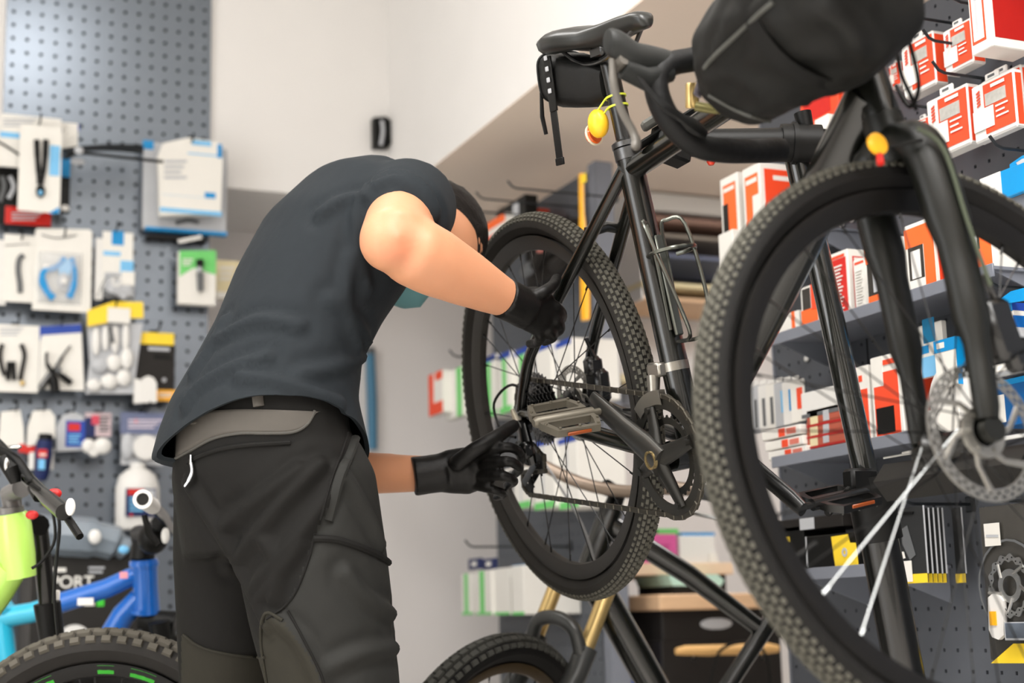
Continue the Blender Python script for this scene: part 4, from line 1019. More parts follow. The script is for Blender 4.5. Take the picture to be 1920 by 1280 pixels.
g.box(8, 438, 72, 568, .075, .002, WHITE).box(-20, 448, 10, 572, .07, .004, WHITEP, 'back_card').tube([(44, 478), (36, 486), (34, 506), (37, 530), (38, 548)], .0075, .08, GREY, 'rubber_strip', flat=.5).tube([(10, 460), (56, 457)], .0012, .077, GREY, 'printed_rule', sm=0)
g = G((65, 430, 172, 585), .085, 'carded_cutter', 'white card with a blue cable cutter', 'package')
g.poly([(66, 432), (70, 428), (168, 430), (173, 436), (170, 582), (166, 586), (60, 580)], .085, .002, WHITE, 'card')
g.blister(72, 470, 152, 572, .086, .02)
g.tube([(122, 484), (108, 500), (84, 508), (80, 526), (90, 548), (101, 559)], [.009]*12+[.011]*9, .10, BLUE, 'handle', flat=.6).tube([(134, 484), (139, 510), (138, 532), (130, 558)], [.009]*8+[.011]*5, .10, BLUE, 'handle', flat=.6).ball(119, 527, 12, 18, .10, LGREY, 'jaw').disc(120, 526, 6, .115, .004, WHITEP, 'pivot').poly([(110, 500), (128, 484), (136, 500), (128, 520), (112, 520)], .104, .006, SKY, 'jaw_plate').ball(88, 500, 8, 6, .1, WHITEP, 'spring').tube([(78, 440), (108, 446), (144, 441)], .0015, .088, GREY, 'printed_rule')
hook('Y', YL, 122, 440, .10, 'steel peg holding the blue cutter card', group=None); hook('Y', YL, 42, 446, .09, 'steel peg holding the grey strip card', group=None)
g = G((182, 432, 252, 565), .08, 'carded_chainring', 'white card with blue squares and a small metal part', 'package')
g.box(193, 433, 248, 540, .08, .002, WHITE).box(210, 432, 232, 460, .081, .001, BLUE, 'blue_square').box(226, 488, 250, 513, .081, .001, SKY, 'blue_square').box(194, 470, 226, 480, .081, .001, SKY, 'blue_strip').box(180, 446, 192, 562, .075, .002, WHITEP, 'back_card').blister(196, 510, 252, 562, .08, .03, LGREY).disc(219, 527, 10, .115, .004, STEEL, 'ring', .6).box(228, 508, 252, 535, .112, .003, WHITE, 'flap').ball(206, 552, 14, 9, .10, GREY, 'part').ball(232, 552, 9, 10, .10, LGREY, 'part').tube([(182, 556), (200, 520), (222, 518)], .0014, .118, GREY, 'wire')
g = G((335, 468, 405, 572), .07, 'pump_pack', 'green and white box with a black inflator head', 'package')
g.box(335, 470, 405, 573, .07, .025, WHITE, 'box', .002).poly([(337, 470), (405, 469), (405, 515), (388, 510), (362, 502), (337, 518)], .071, .0012, GREEN, 'green_header').tube([(375, 487), (375, 500)], [.012, .010], .08, BLK, 'inflator_head', sm=0).ball(374, 505, 6, 6, .082, LGREY, 'inflator_neck').tube([(375, 512), (376, 545)], [.011, .009], .08, GREY, 'inflator_body', sm=0).lines(342, 485, 362, 500, 3, .0725, WHITE)
g = G((405, 487, 450, 560), .02, 'label_card', 'cream card behind the shoulder of the mechanic', 'package')
g.box(404, 487, 450, 560, -.02, .02, CREAM, 'card').box(406, 546, 436, 560, -.019, .002, WHITE, 'white_foot').lines(412, 500, 440, 530, 3, -.019, WHITE)
g = G((0, 605, 70, 735), .075, 'carded_pliers', 'white card with dark-handled pliers, at the left edge', 'package')
g.box(-12, 607, 71, 736, .075, .002, WHITE).tube([(4, 645), (0, 665), (4, 690), (10, 704)], .006, .082, DARK, 'handle').tube([(40, 645), (46, 665), (42, 690), (38, 712)], .006, .082, DARK, 'handle').tube([(17, 678), (16, 700), (15, 712)], .006, .082, BLK, 'jaw').tube([(25, 678), (26, 700), (27, 712)], .006, .082, BLK, 'jaw').ball(42, 718, 5, 5, .083, GOLD, 'nut').lines(0, 614, 44, 632, 3, .0755, LGREY)
g = G((72, 610, 158, 735), .08, 'carded_cutters', 'blue-headed white card with long-handled cutters', 'package')
g.poly([(76, 612), (152, 606), (158, 732), (72, 730)], .08, .002, WHITE, 'card').poly([(74, 612), (152, 607), (153, 623), (78, 628), (75, 640)], .0812, .001, DBLUE, 'blue_header').tube([(132, 648), (118, 666), (104, 690), (90, 708), (76, 728)], [.003]*5+[.005]*5+[.010]*7, .09, DSTEEL, 'blade').tube([(88, 660), (88, 680), (98, 700), (104, 735)], [.004]*5+[.006]*4+[.013]*4, .095, BLK, 'handle').tube([(100, 690), (118, 706), (134, 718)], [.006]*4+[.009]*4+[.008], .09, BLK, 'handle').ball(110, 694, 6, 6, .1, GREY, 'pivot')
g = G((165, 565, 268, 740), .09, 'parts_bag', 'clear bag with a yellow header full of pale plastic parts', 'package')
g.poly([(164, 582), (212, 565), (268, 566), (269, 596), (244, 596), (164, 612)], .10, .002, YEL, 'header').box(202, 576, 244, 606, .104, .001, WHITE, 'sticker').poly([(163, 606), (268, 606), (256, 690), (250, 738), (160, 738), (168, 680)], .085, .002, LGREY, 'bag_back')
for (x, y, a, b) in ((180, 640, 8, 26), (198, 634, 7, 24), (216, 636, 8, 26), (236, 632, 7, 26), (188, 685, 16, 14), (214, 680, 15, 16), (238, 672, 12, 20), (176, 722, 14, 12), (205, 715, 16, 15), (232, 708, 14, 16)): g.ball(x, y, a, b, .095, [WHITEP, LGREY][(x+y) % 2], 'plastic_part')
g.tube([(206, 612), (209, 628), (212, 642)], .005, .104, GREY, 'clip')
hook('Y', YL, 218, 572, .11, 'steel peg holding the yellow-headed parts bag', group=None)
g = G((250, 622, 328, 755), .07, 'boxed_tool', 'yellow and black box with a dark window', 'package')
g.box(252, 642, 327, 752, .07, .03, DARK, 'box', .002).box(262, 622, 326, 647, .072, .002, YEL, 'yellow_header').box(278, 650, 318, 658, .0715, .001, LGREY, 'label').box(288, 662, 320, 674, .0715, .001, BLK, 'window').box(290, 730, 331, 752, .072, .001, AMB, 'yellow_foot').disc(308, 712, 4, .073, .002, LGREY, 'logo_dot').lines(298, 737, 324, 746, 2, .073, WHITE)
g = G((252, 705, 295, 755), .11, 'white_holder', 'small white plastic holder in front of the yellow and black box', 'package')
g.poly([(262, 755), (262, 718), (268, 708), (278, 704), (288, 708), (294, 718), (294, 754)], .11, .014, WHITEP, 'shell').box(252, 710, 262, 756, .105, .014, WHITEP, 'side')
g = G((0, 770, 45, 835), .08, 'parts_bag', 'small white bag hanging at the left edge under the pliers', 'package')
g.poly([(2, 772), (38, 768), (44, 800), (46, 836), (-4, 836), (0, 800)], .08, .012, WHITE, 'bag').box(36, 832, 48, 848, .082, .003, RED, 'red_tip')
g = G((50, 770, 103, 835), .08, 'parts_bag', 'small white bag beside the blue tube', 'package')
g.poly([(62, 770), (94, 768), (103, 780), (104, 820), (50, 838), (52, 800)], .08, .012, WHITE, 'bag').box(48, 836, 68, 850, .083, .004, RED, 'red_tip').tube([(62, 848), (62, 880)], .012, .075, WHITEP, 'nozzle', sm=0)
g = G((68, 815, 100, 900), .11, 'sealant_tube', 'blue tube with a dark cap on the left pegboard', 'bottle')
g.tube([(84, 826), (82, 850), (78, 890), (77, 900)], [.022, .024, .020, .014], .11, NAVY, 'tube', 14, sm=0).tube([(86, 814), (85, 826)], [.019, .02], .11, BLK, 'cap', 12, sm=0).box(71, 842, 88, 858, .137, .002, RED, 'red_label').box(74, 850, 86, 854, .1385, .001, WHITE, 'white_band').box(72, 860, 84, 880, .136, .001, SKY, 'print')
g.tube([(96, 840), (94, 880)], .008, .10, WHITEP, 'white_tube', sm=0)
g = G((106, 775, 158, 845), .08, 'blister_pack', 'clear blister with a royal blue insert', 'package')
g.poly([(106, 800), (118, 778), (138, 771), (156, 780), (158, 843), (106, 846)], .08, .014, LGREY, 'blister').box(124, 788, 159, 838, .082, .002, DBLUE, 'blue_insert').box(128, 793, 150, 808, .083, .001, RED, 'red_logo').lines(128, 814, 152, 834, 4, .0832, SKY)
g = G((155, 772, 210, 855), .08, 'blister_pack', 'pinkish printed card with white round parts', 'package')
g.box(160, 773, 208, 818, .08, .002, mat('card_mauve', (200, 178, 182), .5, noise=.05), 'card').box(160, 782, 178, 818, .081, .001, NAVY, 'dark_panel').box(172, 778, 186, 796, .082, .001, mat('print_rose', (206, 70, 90), .5), 'logo').lines(186, 780, 206, 812, 5, .0815, GREY)
for x, y, a, b in ((166, 836, 13, 14), (192, 836, 17, 16), (176, 848, 10, 9)): g.ball(x, y, a, b, .09, WHITEP, 'plastic_part')
g = G((225, 770, 310, 870), .08, 'blister_pack', 'slate blue card with a round white tape reel', 'package')
g.box(226, 772, 309, 815, .08, .002, mat('card_slate', (104, 112, 142), .5, noise=.05), 'card').box(228, 812, 306, 872, .076, .01, LGREY, 'blister').disc(274, 838, 24, .10, .016, WHITEP, 'tape_reel').ball(240, 836, 13, 24, .09, LGREY, 'fold').lines(240, 786, 304, 806, 3, .0812, mat('print_pale', (212, 200, 214), .5)).box(252, 785, 258, 792, .0815, .001, RED, 'logo').poly([(254, 870), (264, 870), (259, 884)], .08, .004, DARK, 'clip')
g = G((215, 870, 300, 990), .05, 'sealant_bottle', 'white plastic bottle with a navy and red label', 'bottle')
g.tube([(258, 880), (258, 892), (258, 915), (258, 985), (258, 992)], [.03, .052, .062, .063, .058], .07, WHITEP, 'bottle', 20, .7, sm=0).tube([(258, 868), (258, 882)], [.022, .022], .07, WHITEP, 'cap', 14, sm=0).box(236, 915, 292, 968, .117, .004, NAVY, 'label').box(240, 916, 270, 928, .1185, .001, RED, 'red_panel').box(272, 918, 290, 944, .1185, .001, LGREY, 'grey_panel').lines(242, 932, 268, 962, 4, .1185, SKY).disc(246, 965, 3, .119, .001, RED, 'dot')
for x, y, nm in ((32, 766, 'left edge bag'), (84, 766, 'bag beside the blue tube'), (140, 768, 'royal blue blister'), (194, 768, 'pinkish blister card'), (280, 766, 'slate blue card'), (300, 615, 'yellow and black box'), (36, 600, 'pliers card'), (118, 604, 'blue-headed cutter card'), (220, 428, 'card with blue squares')):
    hook('Y', YL, x, y, .11, 'steel peg above the '+nm, group=None)
g = Goods('Y', 5.02, (688, 655, 706, 845), .03, 'blue_tube', 'narrow blue tube on the back wall just right of the shirt', 'tube')
g.tube([(694, 660), (697, 750), (699, 842)], [.016, .018, .016], .03, mat('tube_steel_blue', (74, 128, 160), .4), 'tube', 12, sm=0).tube([(693, 652), (694, 664)], .018, .03, GREY, 'cap', 12, sm=0)
# small black bracket up in the corner of the bulkhead
g = Goods('Y', 4.515, (700, 218, 733, 278), .02, 'cable_holder', 'small black cable holder with a pale middle, high on the white bulkhead', 'holder')
g.poly([(701, 220), (724, 218), (733, 226), (734, 268), (728, 277), (702, 276)], .03, .03, BLK, 'housing').tube([(716, 226), (718, 246), (714, 272)], .006, .034, LGREY, 'pale_insert', flat=.5)
# ================================================================ RIGHT WALL: perforated partition, shelves, boxed parts
XR = 1.84
q = M(); q.box((XR+.012, .2, 0), (XR+.09, 2.82, 1.765), 0, .003); struct(q.build('wall_partition', SHELF))
pr = pegboard('pegboard', 'long grey perforated board with square holes on the right', (XR, 2.823, .2012), (0, -1, 0), (0, 0, 1), (-1, 0, 0), 44, 42, .0374, .0374, .0046, True, BOARDR)
q = M(); q.box((-.004, -.003, 0), (.09, .004, 1.565), 0, .001); q.build('end_rail', SHELF, pr)
for k in (9, 26):
    q = M(); q.box((-.0012, -k*.0374-.0015, 0), (.0, -k*.0374+.0015, 1.57)); q.build('panel_joint', HOLE, pr)
def shelf(Xf, x0, y0, x1, y1, label, th=.018):
    """shelf whose lower front edge runs through two points of the photograph"""
    a, b = onX(x0, y0, Xf), onX(x1, y1, Xf); z = (a.z+b.z)/2
    t = thing('wall_shelf', label, 'shelf', (Xf, (a.y+b.y)/2, z)); h = abs(a.y-b.y)/2
    q = M(); q.box((.002, -h, th-.006), (XR-Xf-.001, h, th), 0, .001); q.build('board', SHELF, t)
    q = M(); q.box((0, -h, 0), (.004, h, th+.004), 0, .001); q.build('front_lip', SHELF, t)
    for s_ in (-1, 1):
        q = M(); q.prism([(.004, s_*(h-.006), th-.006), (XR-Xf-.002, s_*(h-.006), th-.006), (XR-Xf-.002, s_*(h-.006), -.05)], (0, -s_*.003, 0)); q.build('side_bracket', SHELF, t)
    return a.y, b.y, z+th
SH1 = shelf(1.66, 1440, 655, 1862, 512, 'grey steel shelf under the orange and white boxes')
SH2 = shelf(1.66, 1447, 880, 1716, 826, 'grey steel shelf under the tall red and white boxes')
SH3 = shelf(1.66, 1478, 1086, 1632, 1083, 'lowest grey steel shelf, under the black boxes')
SH0 = shelf(1.68, 1358, 500, 1500, 432, 'upper grey shelf behind the front tyre')
H = lambda rect, out, name, label, cat, group=None: Goods('X', XR, rect, out, name, label, cat, group)
def case(x0, y0, x1, y1, out, th, label, sl=-.42, flip=False, n=1):
    """flat clear case with an orange-red card: corners are top left and bottom right of its front"""
    g = H((x0, y0, x1, y1), out, 'chain_case', label, 'package', 'clear chain cases on the right wall')
    zt = g.L(x0, y0, out).z; zb = g.L(x1, y1, out).z
    w0, w1 = g.L(x0, (y0+y1)/2, out).x, g.L(x1, (y0+y1)/2, out).x; yf = g.L(x0, y0, out).y; W = w1-w0; Hh = zt-zb
    def bx(u0, v0, u1, v1, o, t, m, name, ch=0.):
        q = M(); q.box((w0+W*u0, yf-o, zt-Hh*v1), (w0+W*u1, yf-o+t, zt-Hh*v0), 0, ch); return q.build(name, m, g.t, smooth=False)
    bx(0, .10, 1, 1, 0, th, WHITEP, 'case_body', .003)
    bx(.3, -.02, .62, .1, -.004, .006, WHITEP, 'hang_tab', .002)
    bx(.38, .02, .54, .06, .0005-.004, .001, GREY, 'hang_slot')
    bx(.30 if not flip else .1, .16, .98, .92, .0012, .0012, ORG, 'red_card')
    bx(.34, .31, .82, .50, .0022, .001, mat('window_grey', (178, 176, 170), .35, noise=.25, scale=120), 'window')
    bx(.04, .52, .52, .84, .0028, .001, WHITE, 'white_label')
    q = M()
    for k in range(3): q.box((w0+W*.58, yf-.0034, zt-Hh*(.58+.08*k)), (w0+W*(.86-.08*(k % 2)), yf-.0022, zt-Hh*(.555+.08*k)))
    for k in range(1): q.box((w0+W*.5, yf-.0034, zt-Hh*.25), (w0+W*.82, yf-.0022, zt-Hh*.20))
    stuff(q.build('print_lines', WHITE, g.t, smooth=False))
    q = M()
    for k in range(5): q.prism([(w0+W*.14, yf-.0012, zt-Hh*(.24+.05*k)), (w0+W*.22, yf-.0012, zt-Hh*(.21+.05*k)), (w0+W*.22, yf-.0012, zt-Hh*(.235+.05*k)), (w0+W*.14, yf-.0012, zt-Hh*(.265+.05*k))], (0, -.001, 0))
    stuff(q.build('stripes', ORG, g.t, smooth=False))
    q = M(); q.box((w1-.0005, yf+.004, zt-Hh*.95), (w1+.0006, yf+th-.004, zt-Hh*.16)); q.build('red_side', ORG, g.t, smooth=False)
    return g
case(1690, 76, 1752, 158, .10, .03, 'red and white chain case in the top row, just right of the cables')
case(1768, 50, 1822, 118, .11, .03, 'red and white chain case in the top row, second from the cables')
case(1738, 178, 1817, 270, .12, .03, 'red and white chain case in the second row, with a white label')
case(1822, 152, 1904, 238, .125, .02, 'red and white chain case, rightmost in the second row')
case(1840, 142, 1918, 226, .085, .03, 'red and white chain case behind the rightmost one')
case(1712, 222, 1746, 276, .08, .03, 'red and white chain case half hidden by the fork in the second row')
case(1666, 118, 1688, 160, .04, .036, 'red and white chain case at the far end of the top row')
case(1576, 186, 1607, 216, .10, .03, 'pale chain case seen between the bag and the fork')
g = H((1817, 0, 1862, 94), .17, 'parts_box', 'white box with a dark red side and red outlined face, at the top right', 'package')
def rbox(g, x0, y0, x1, y1, out, th, front, prints=(), side=None, zlo=None, name='box', ch=.0015):
    """box standing against the right wall; prints = (u0, v0, u1, v1, material, name) on its face, side = same on the end that faces us"""
    zt = g.L(x0, y0, out).z; zb = g.L(x1, y1, out).z if zlo is None else zlo-(g.I.inverted().translation.z)
    ym = (y0+y1)/2; w0, w1 = g.L(x0, ym, out).x, g.L(x1, ym, out).x; yf = g.L(x0, y0, out).y; W, Hh = w1-w0, zt-zb
    q = M(); q.box((w0, yf, zb), (w1, yf+th, zt), 0, ch); q.build(name, front, g.t, smooth=False)
    k = 0
    for u0, v0, u1, v1, m, nm in prints:
        q = M(); q.box((w0+W*u0, yf-.0006-.0003*k, zt-Hh*v1), (w0+W*u1, yf, zt-Hh*v0)); q.build(nm, m, g.t, smooth=False); k += 1
    k = 0
    for u0, v0, u1, v1, m, nm in (side or ()):
        q = M(); q.box((w1, yf+th*u0, zt-Hh*v1), (w1+.0006+.0003*k, yf+th*u1, zt-Hh*v0)); q.build(nm, m, g.t, smooth=False); k += 1
    return w0, w1, yf, zb, zt
rbox(g, 1817, -22, 1857, 88, .17, .085, WHITE, [(.08, -.1, .74, .86, ORG, 'red_outline'), (.16, -.1, .66, .82, WHITE, 'white_panel'), (.3, .1, .42, .7, LGREY, 'print')], [(.08, -.1, .92, .86, DRED, 'dark_red_panel')])
g = H((1889, 0, 1914, 89), .06, 'parts_card', 'red and white card with a numeral, at the top right edge', 'package')
rbox(g, 1889, -30, 1913, 92, .06, .01, ORG, [(0, .5, 1, .86, WHITE, 'white_panel')])
tx = text_mesh('8', .03, WHITE, g.t, Mat.Translation(g.L(1893, 52, .064)) @ Mat.Rotation(pi/2, 4, 'X'))
g = H((1527, 173, 1574, 213), .11, 'parts_box', 'red box seen below the handlebar bag', 'package'); rbox(g, 1500, 180, 1572, 214, .11, .106, ORG, [(.1, .2, .8, .8, RED, 'panel')])
g = H((1533, 211, 1583, 330), .16, 'parts_box', 'tall white and red box beside the clamp head', 'package')
rbox(g, 1530, 224, 1556, 330, .16, .09, WHITE, [(.2, .3, .8, .9, ORG, 'red_triangle')], [(.12, .12, .9, .95, ORG, 'red_panel'), (.2, .16, .8, .22, WHITE, 'white_line')])
g = H((1352, 325, 1388, 440), .17, 'parts_box', 'orange and white box, left of the pair above the front tyre', 'package')
zs0 = SH0[2]
rbox(g, 1352, 337, 1385, 440, .15, .05, WHITE, [(.16, .10, .88, .99, ORG2, 'orange_panel'), (.2, .14, .8, .19, WHITE, 'white_line'), (.12, .34, .42, .95, DARK, 'dark_window')], None, zs0)
g = H((1388, 305, 1430, 440), .17, 'parts_box', 'orange and white box, right of the pair above the front tyre', 'package')
rbox(g, 1394, 318, 1427, 430, .16, .105, WHITE, [(.14, .12, .88, .98, ORG2, 'orange_panel'), (.2, .17, .82, .23, WHITE, 'white_line'), (.55, .4, 1, 1, WHITE, 'white_panel')], [(.1, .08, .95, .98, ORG, 'red_panel'), (.3, .16, .75, .22, WHITE, 'white_line')], zs0)
g = H((1349, 430, 1372, 520), .17, 'parts_box', 'plain white box at the left end under the orange pair', 'package')
rbox(g, 1349, 440, 1376, 540, .17, .05, WHITE, [(.0, .6, .5, .62, LGREY, 'crease')])
z1 = SH1[2]
def s1(x0, y0, x1, out, th, label, prints, side=None, base=WHITE):
    g = H((x0, y0, x1, y0+100), out, 'parts_box', label, 'package', 'boxes on the upper shelf'); return rbox(g, x0, y0, x1, y0+100, out, th, base, prints, side, z1), g
WIN = mat('window_dark', (40, 36, 30), .2, noise=.3, scale=60)
s1(1452, 596, 1500, .15, .06, 'low white box with orange marks at the left end of the upper shelf', [(.0, .1, .2, .7, ORG2, 'orange_mark'), (.74, .0, .86, .75, ORG2, 'orange_mark')])
s1(1503, 540, 1534, .16, .07, 'orange and white windowed box at the left of the upper shelf', [(.0, .55, 1, .88, ORG2, 'orange_band'), (.12, .05, .6, .55, WIN, 'window'), (.66, 0, .95, .6, ORG, 'orange_edge')])
for k, (x0, y0, x1, lb) in enumerate(((1556, 478, 1592, 'red box with fine white lines, behind the stand mast'), (1602, 488, 1626, 'white box with a red end beside the fine-lined red box'))):
    r, g = s1(x0, y0, x1, .13, .07, lb, [(.08, .1, .9, .97, RED if k == 0 else WHITE, 'panel'), (.14, .05, .84, .09, ORG, 'bar')], [(.15, .1, .9, .98, RED, 'red_panel'), (.2, .12, .8, .18, WHITE, 'line')])
    w0, w1, yf, zb, zt = r; q = M()
    for i in range(14): q.box((w0+(w1-w0)*.2, yf-.003, zt-(zt-zb)*(.22+.05*i)), (w0+(w1-w0)*(.72-.06*(i % 3)), yf-.0014, zt-(zt-zb)*(.2+.05*i)))
    stuff(q.build('print_lines', WHITE, g.t, smooth=False))
s1(1624, 455, 1668, .165, .08, 'orange box with a dark window, left of the fork leg', [(0, .1, 1, .34, ORG2, 'orange_band'), (.05, .34, .72, .86, WIN, 'window'), (.74, .3, 1, .9, ORG2, 'orange_edge'), (.05, .84, 1, .99, ORG2, 'orange_foot'), (.3, .42, .6, .8, LGREY, 'part_inside')])
s1(1698, 424, 1752, .165, .08, 'orange and white box with a window, between the fork legs', [(0, .06, 1, .34, ORG2, 'orange_band'), (.1, .34, .62, .84, WIN, 'window'), (.66, .1, 1, .98, ORG2, 'orange_edge'), (.2, .4, .52, .8, WHITEP, 'part_inside'), (.05, .82, .66, .99, WHITE, 'white_foot')], [(.1, .05, .9, .95, ORG, 'red_panel')])
s1(1766, 398, 1808, .14, .08, 'red box with fine lines right of the fork leg', [(.04, .05, .96, .97, ORG, 'red_panel'), (.3, .2, .8, .8, RED, 'fine_print')], None)
s1(1812, 404, 1858, .165, .08, 'orange box with a cream window at the right end of the upper shelf', [(0, .06, 1, .98, ORG2, 'orange_panel'), (.04, .1, .55, .62, WIN, 'window'), (.15, .15, .45, .58, LGREY, 'part_inside')])
# blue and white packs
g = H((1843, 440, 1905, 500), .10, 'parts_box', 'blue-lidded white box past the right end of the upper shelf', 'package')
g.poly([(1842, 448), (1856, 444), (1905, 468), (1906, 482), (1846, 462)], .11, .05, BLUE, 'lid').box(1858, 480, 1890, 498, .12, .06, WHITE, 'front').box(1890, 478, 1906, 500, .115, .05, BLUE, 'end')
g = H((1840, 280, 1920, 375), .12, 'carded_pack', 'bright blue and white hanging pack at the right edge', 'package')
rbox(g, 1838, 336, 1935, 352, .12, .012, BLUE, [(0, 0, .42, 1, WHITE, 'white_panel'), (.1, .5, .3, .54, LGREY, 'print')])
g.poly([(1893, 308), (1916, 292), (1940, 284), (1940, 318), (1893, 330)], .118, .006, BLUE, 'header').poly([(1905, 305), (1916, 298), (1930, 294), (1930, 300), (1908, 310)], .1195, .001, LGREY, 'hang_slot')
g = H((1884, 340, 1920, 410), .10, 'parts_box', 'grey instruction card under the bright blue pack', 'package')
rbox(g, 1886, 376, 1940, 410, .105, .008, GREY, [(.02, .02, .98, .98, mat('card_mid_grey', (120, 122, 128), .5), 'panel'), (.1, .3, .5, .36, WHITE, 'print'), (.2, .6, .7, .68, WHITE, 'print')])
hook('X', XR, 1868, 276, .17, 'dark steel peg above the bright blue pack', group=None)
hook('X', XR, 1742, 75, .16, 'dark steel peg with a bent tip in the top row', group=None)
hook('X', XR, 1700, 30, .16, 'dark steel peg behind the cables', group=None)
hook('X', XR, 1790, 2, .16, 'dark steel peg at the top of the partition', group=None)
hook('X', XR, 1700, 196, .16, 'dark steel peg beside the fork crown', group=None)
hook('X', XR, 1760, 135, .17, 'dark steel peg over the white-labelled case', group=None)
hook('X', XR, 1860, 536, .17, 'dark steel peg over the blue-striped box', group=None)
g = H((1830, 560, 1905, 690), .16, 'parts_box', 'blue and white striped box with a black window', 'package')
rbox(g, 1829, 586, 1903, 690, .16, .1, WHITE, [(0, 0, 1, .13, BLUE, 'blue_band'), (0, .26, 1, .42, BLUE, 'blue_band'), (.28, .46, .88, .88, BLK, 'window')], [(0, 0, 1, .12, DBLUE, 'blue_band'), (0, .2, 1, .38, mat('print_mid_blue', (0, 96, 178), .45), 'blue_band'), (0, .38, 1, 1, LGREY, 'grey_panel'), (.1, .78, .5, .8, PRINT, 'print')])
g.poly([(1876, 560), (1895, 546), (1940, 534), (1940, 560), (1880, 570)], .165, .004, BLUE, 'header').ball(1872, 645, 4, 5, .163, LGREY, 'part_inside')
g = H((1720, 592, 1764, 720), .13, 'carded_pack', 'white card with a blue panel, left of the fork leg', 'package')
rbox(g, 1721, 612, 1768, 700, .13, .012, WHITE, [(.26, -.1, .74, .36, mat('print_teal_blue', (0, 122, 170), .45), 'blue_panel'), (0, .4, .45, .55, BLUE, 'blue_band'), (.1, .62, .8, 1, SKY, 'blue_panel')])
g = H((1750, 627, 1798, 770), .15, 'carded_pack', 'blue-banded white card behind the brake rotor', 'package')
rbox(g, 1753, 640, 1794, 720, .15, .02, WHITE, [(0, 0, 1, .26, BLUE, 'blue_band'), (.15, .06, .5, .18, WHITE, 'print')], [(0, 0, 1, 1, BLUE, 'blue_side')])
g = H((1742, 700, 1815, 800), .14, 'rotor_pack', 'white packaged disc behind the brake rotor', 'package')
g.disc(1782, 742, 42, .14, .006, WHITEP, 'white_disc').box(1740, 770, 1800, 806, .142, .004, WHITE, 'card_foot')
g = H((1870, 700, 1920, 790), .12, 'parts_box', 'dark blue and white box at the right edge beside the rotor', 'package')
rbox(g, 1866, 716, 1940, 790, .12, .06, mat('print_deep_blue', (10, 88, 150), .4), [(0, .0, 1, .12, BLUE, 'blue_lid'), (.0, .3, .25, .9, WHITE, 'white_panel')])
# second shelf
z2 = SH2[2]
def s2(x0, y0, x1, out, th, name, label, prints, side=None, base=WHITE):
    g = H((x0, y0, x1, y0+100), out, name, label, 'package'); r = rbox(g, x0, y0, x1, y0+100, out, th, base, prints, side, z2); return g
s2(1634, 672, 1690, .16, .09, 'parts_box', 'tall red and white box with a black square window', [(.08, .2, .9, .96, ORG, 'red_panel'), (.08, .0, .42, .36, WHITE, 'white_panel'), (.12, .62, .72, .93, BLK, 'window'), (.45, .06, .85, .12, ORG, 'red_bar')], [(.1, .2, .9, .98, ORG, 'red_panel')])
s2(1600, 690, 1630, .15, .08, 'parts_box', 'tall red and white box half behind the stand mast', [(.1, .3, .9, .96, ORG, 'red_panel'), (.4, .12, .62, .2, ORG, 'red_dot')])
g = H((1380, 715, 1500, 830), .10, 'carded_row', 'x', 'package'); bpy.data.objects.remove(g.t)
for k in range(7):
    x = 1392+15*k
    g = H((x, 722, x+30, 810), .06+.012*k, 'carded_pack', ('leftmost' if k == 0 else ('second', 'third', 'fourth', 'fifth', 'sixth', 'seventh')[k-1]+' from the left')+' of the pale hanging packs beside the white box', 'package')
    rbox(g, x, 727-2*k, x+26, 812-4*k, .06+.012*k, .004, [WHITE, LGREY, WHITEP][k % 3], [(.2, -.1, .7, .0, WHITEP, 'hang_tab')]+([(.5, .2, .9, .7, [ORG, SKY, BLUE][k % 3], 'colour_band')] if k > 3 else [(.3, .3, .5, .9, GREY, 'cable')]))
g = H((1500, 730, 1570, 768), .15, 'parts_tray', 'white lidded box at the middle of the second shelf', 'package')
rbox(g, 1502, 738, 1572, 770, .15, .08, WHITEP, [(0, .85, 1, 1, GREY, 'painted_shadow')])  # grey strip at the foot paints in the shade below the box
for k, y in enumerate((770, 792, 812)):
    g = H((1510, y, 1580, y+22), .15, 'chain_case', ('upper', 'middle', 'lower')[k]+' flat red case under the white lidded box', 'package')
    rbox(g, 1512, y, 1584, y+17, .15, .07, mat('case_brick', (176, 84, 62), .35, noise=.1), [(.1, .2, .3, .9, CREAM, 'print'), (.45, .2, .6, .8, LGREY, 'print'), (0, .86, 1, 1, DRED, 'edge')])
for k, (y, x0) in enumerate(((806, 1428), (826, 1434), (844, 1440))):
    g = H((x0, y, x0+70, y+18), .16, 'flat_pack', ('top', 'middle', 'bottom')[k]+' of the flat white packs with red ends on the second shelf', 'package')
    rbox(g, x0, y+4, x0+72, y+6, .16, .06, WHITE, [(.45, .1, .62, .95, ORG, 'red_end'), (.66, .2, .9, .8, mat('print_rosy', (214, 120, 104), .5), 'print')])
# lowest shelf, black boxes with yellow tags
z3 = SH3[2]
g = H((1430, 985, 1520, 1060), .15, 'parts_box', 'black box with a yellow top tag, on the lowest shelf', 'package')
rbox(g, 1440, 992, 1508, 1070, .15, .1, BLK, [(0, .22, .62, .34, YEL, 'yellow_tag')], None, z3)
g = H((1500, 1000, 1600, 1068), .16, 'parts_box', 'black box with a notched yellow panel, on the lowest shelf', 'package')
rbox(g, 1512, 1006, 1610, 1070, .165, .1, BLK, [(.0, .0, .02, .9, LGREY, 'edge')], None, z3)
g.poly([(1558, 1006), (1589, 1001), (1593, 1017), (1604, 1017), (1610, 1065), (1567, 1068)], .168, .001, YEL, 'yellow_panel').disc(1583, 1035, 5, .1695, .001, LGREY, 'logo_dot', .5)
g = H((1440, 978, 1600, 995), .15, 'parts_box', 'flat black box with a grey label lying on top of the black boxes', 'package')
rbox(g, 1446, 978, 1580, 986, .15, .09, DARK, [(.42, .05, .62, .95, LGREY, 'label')])
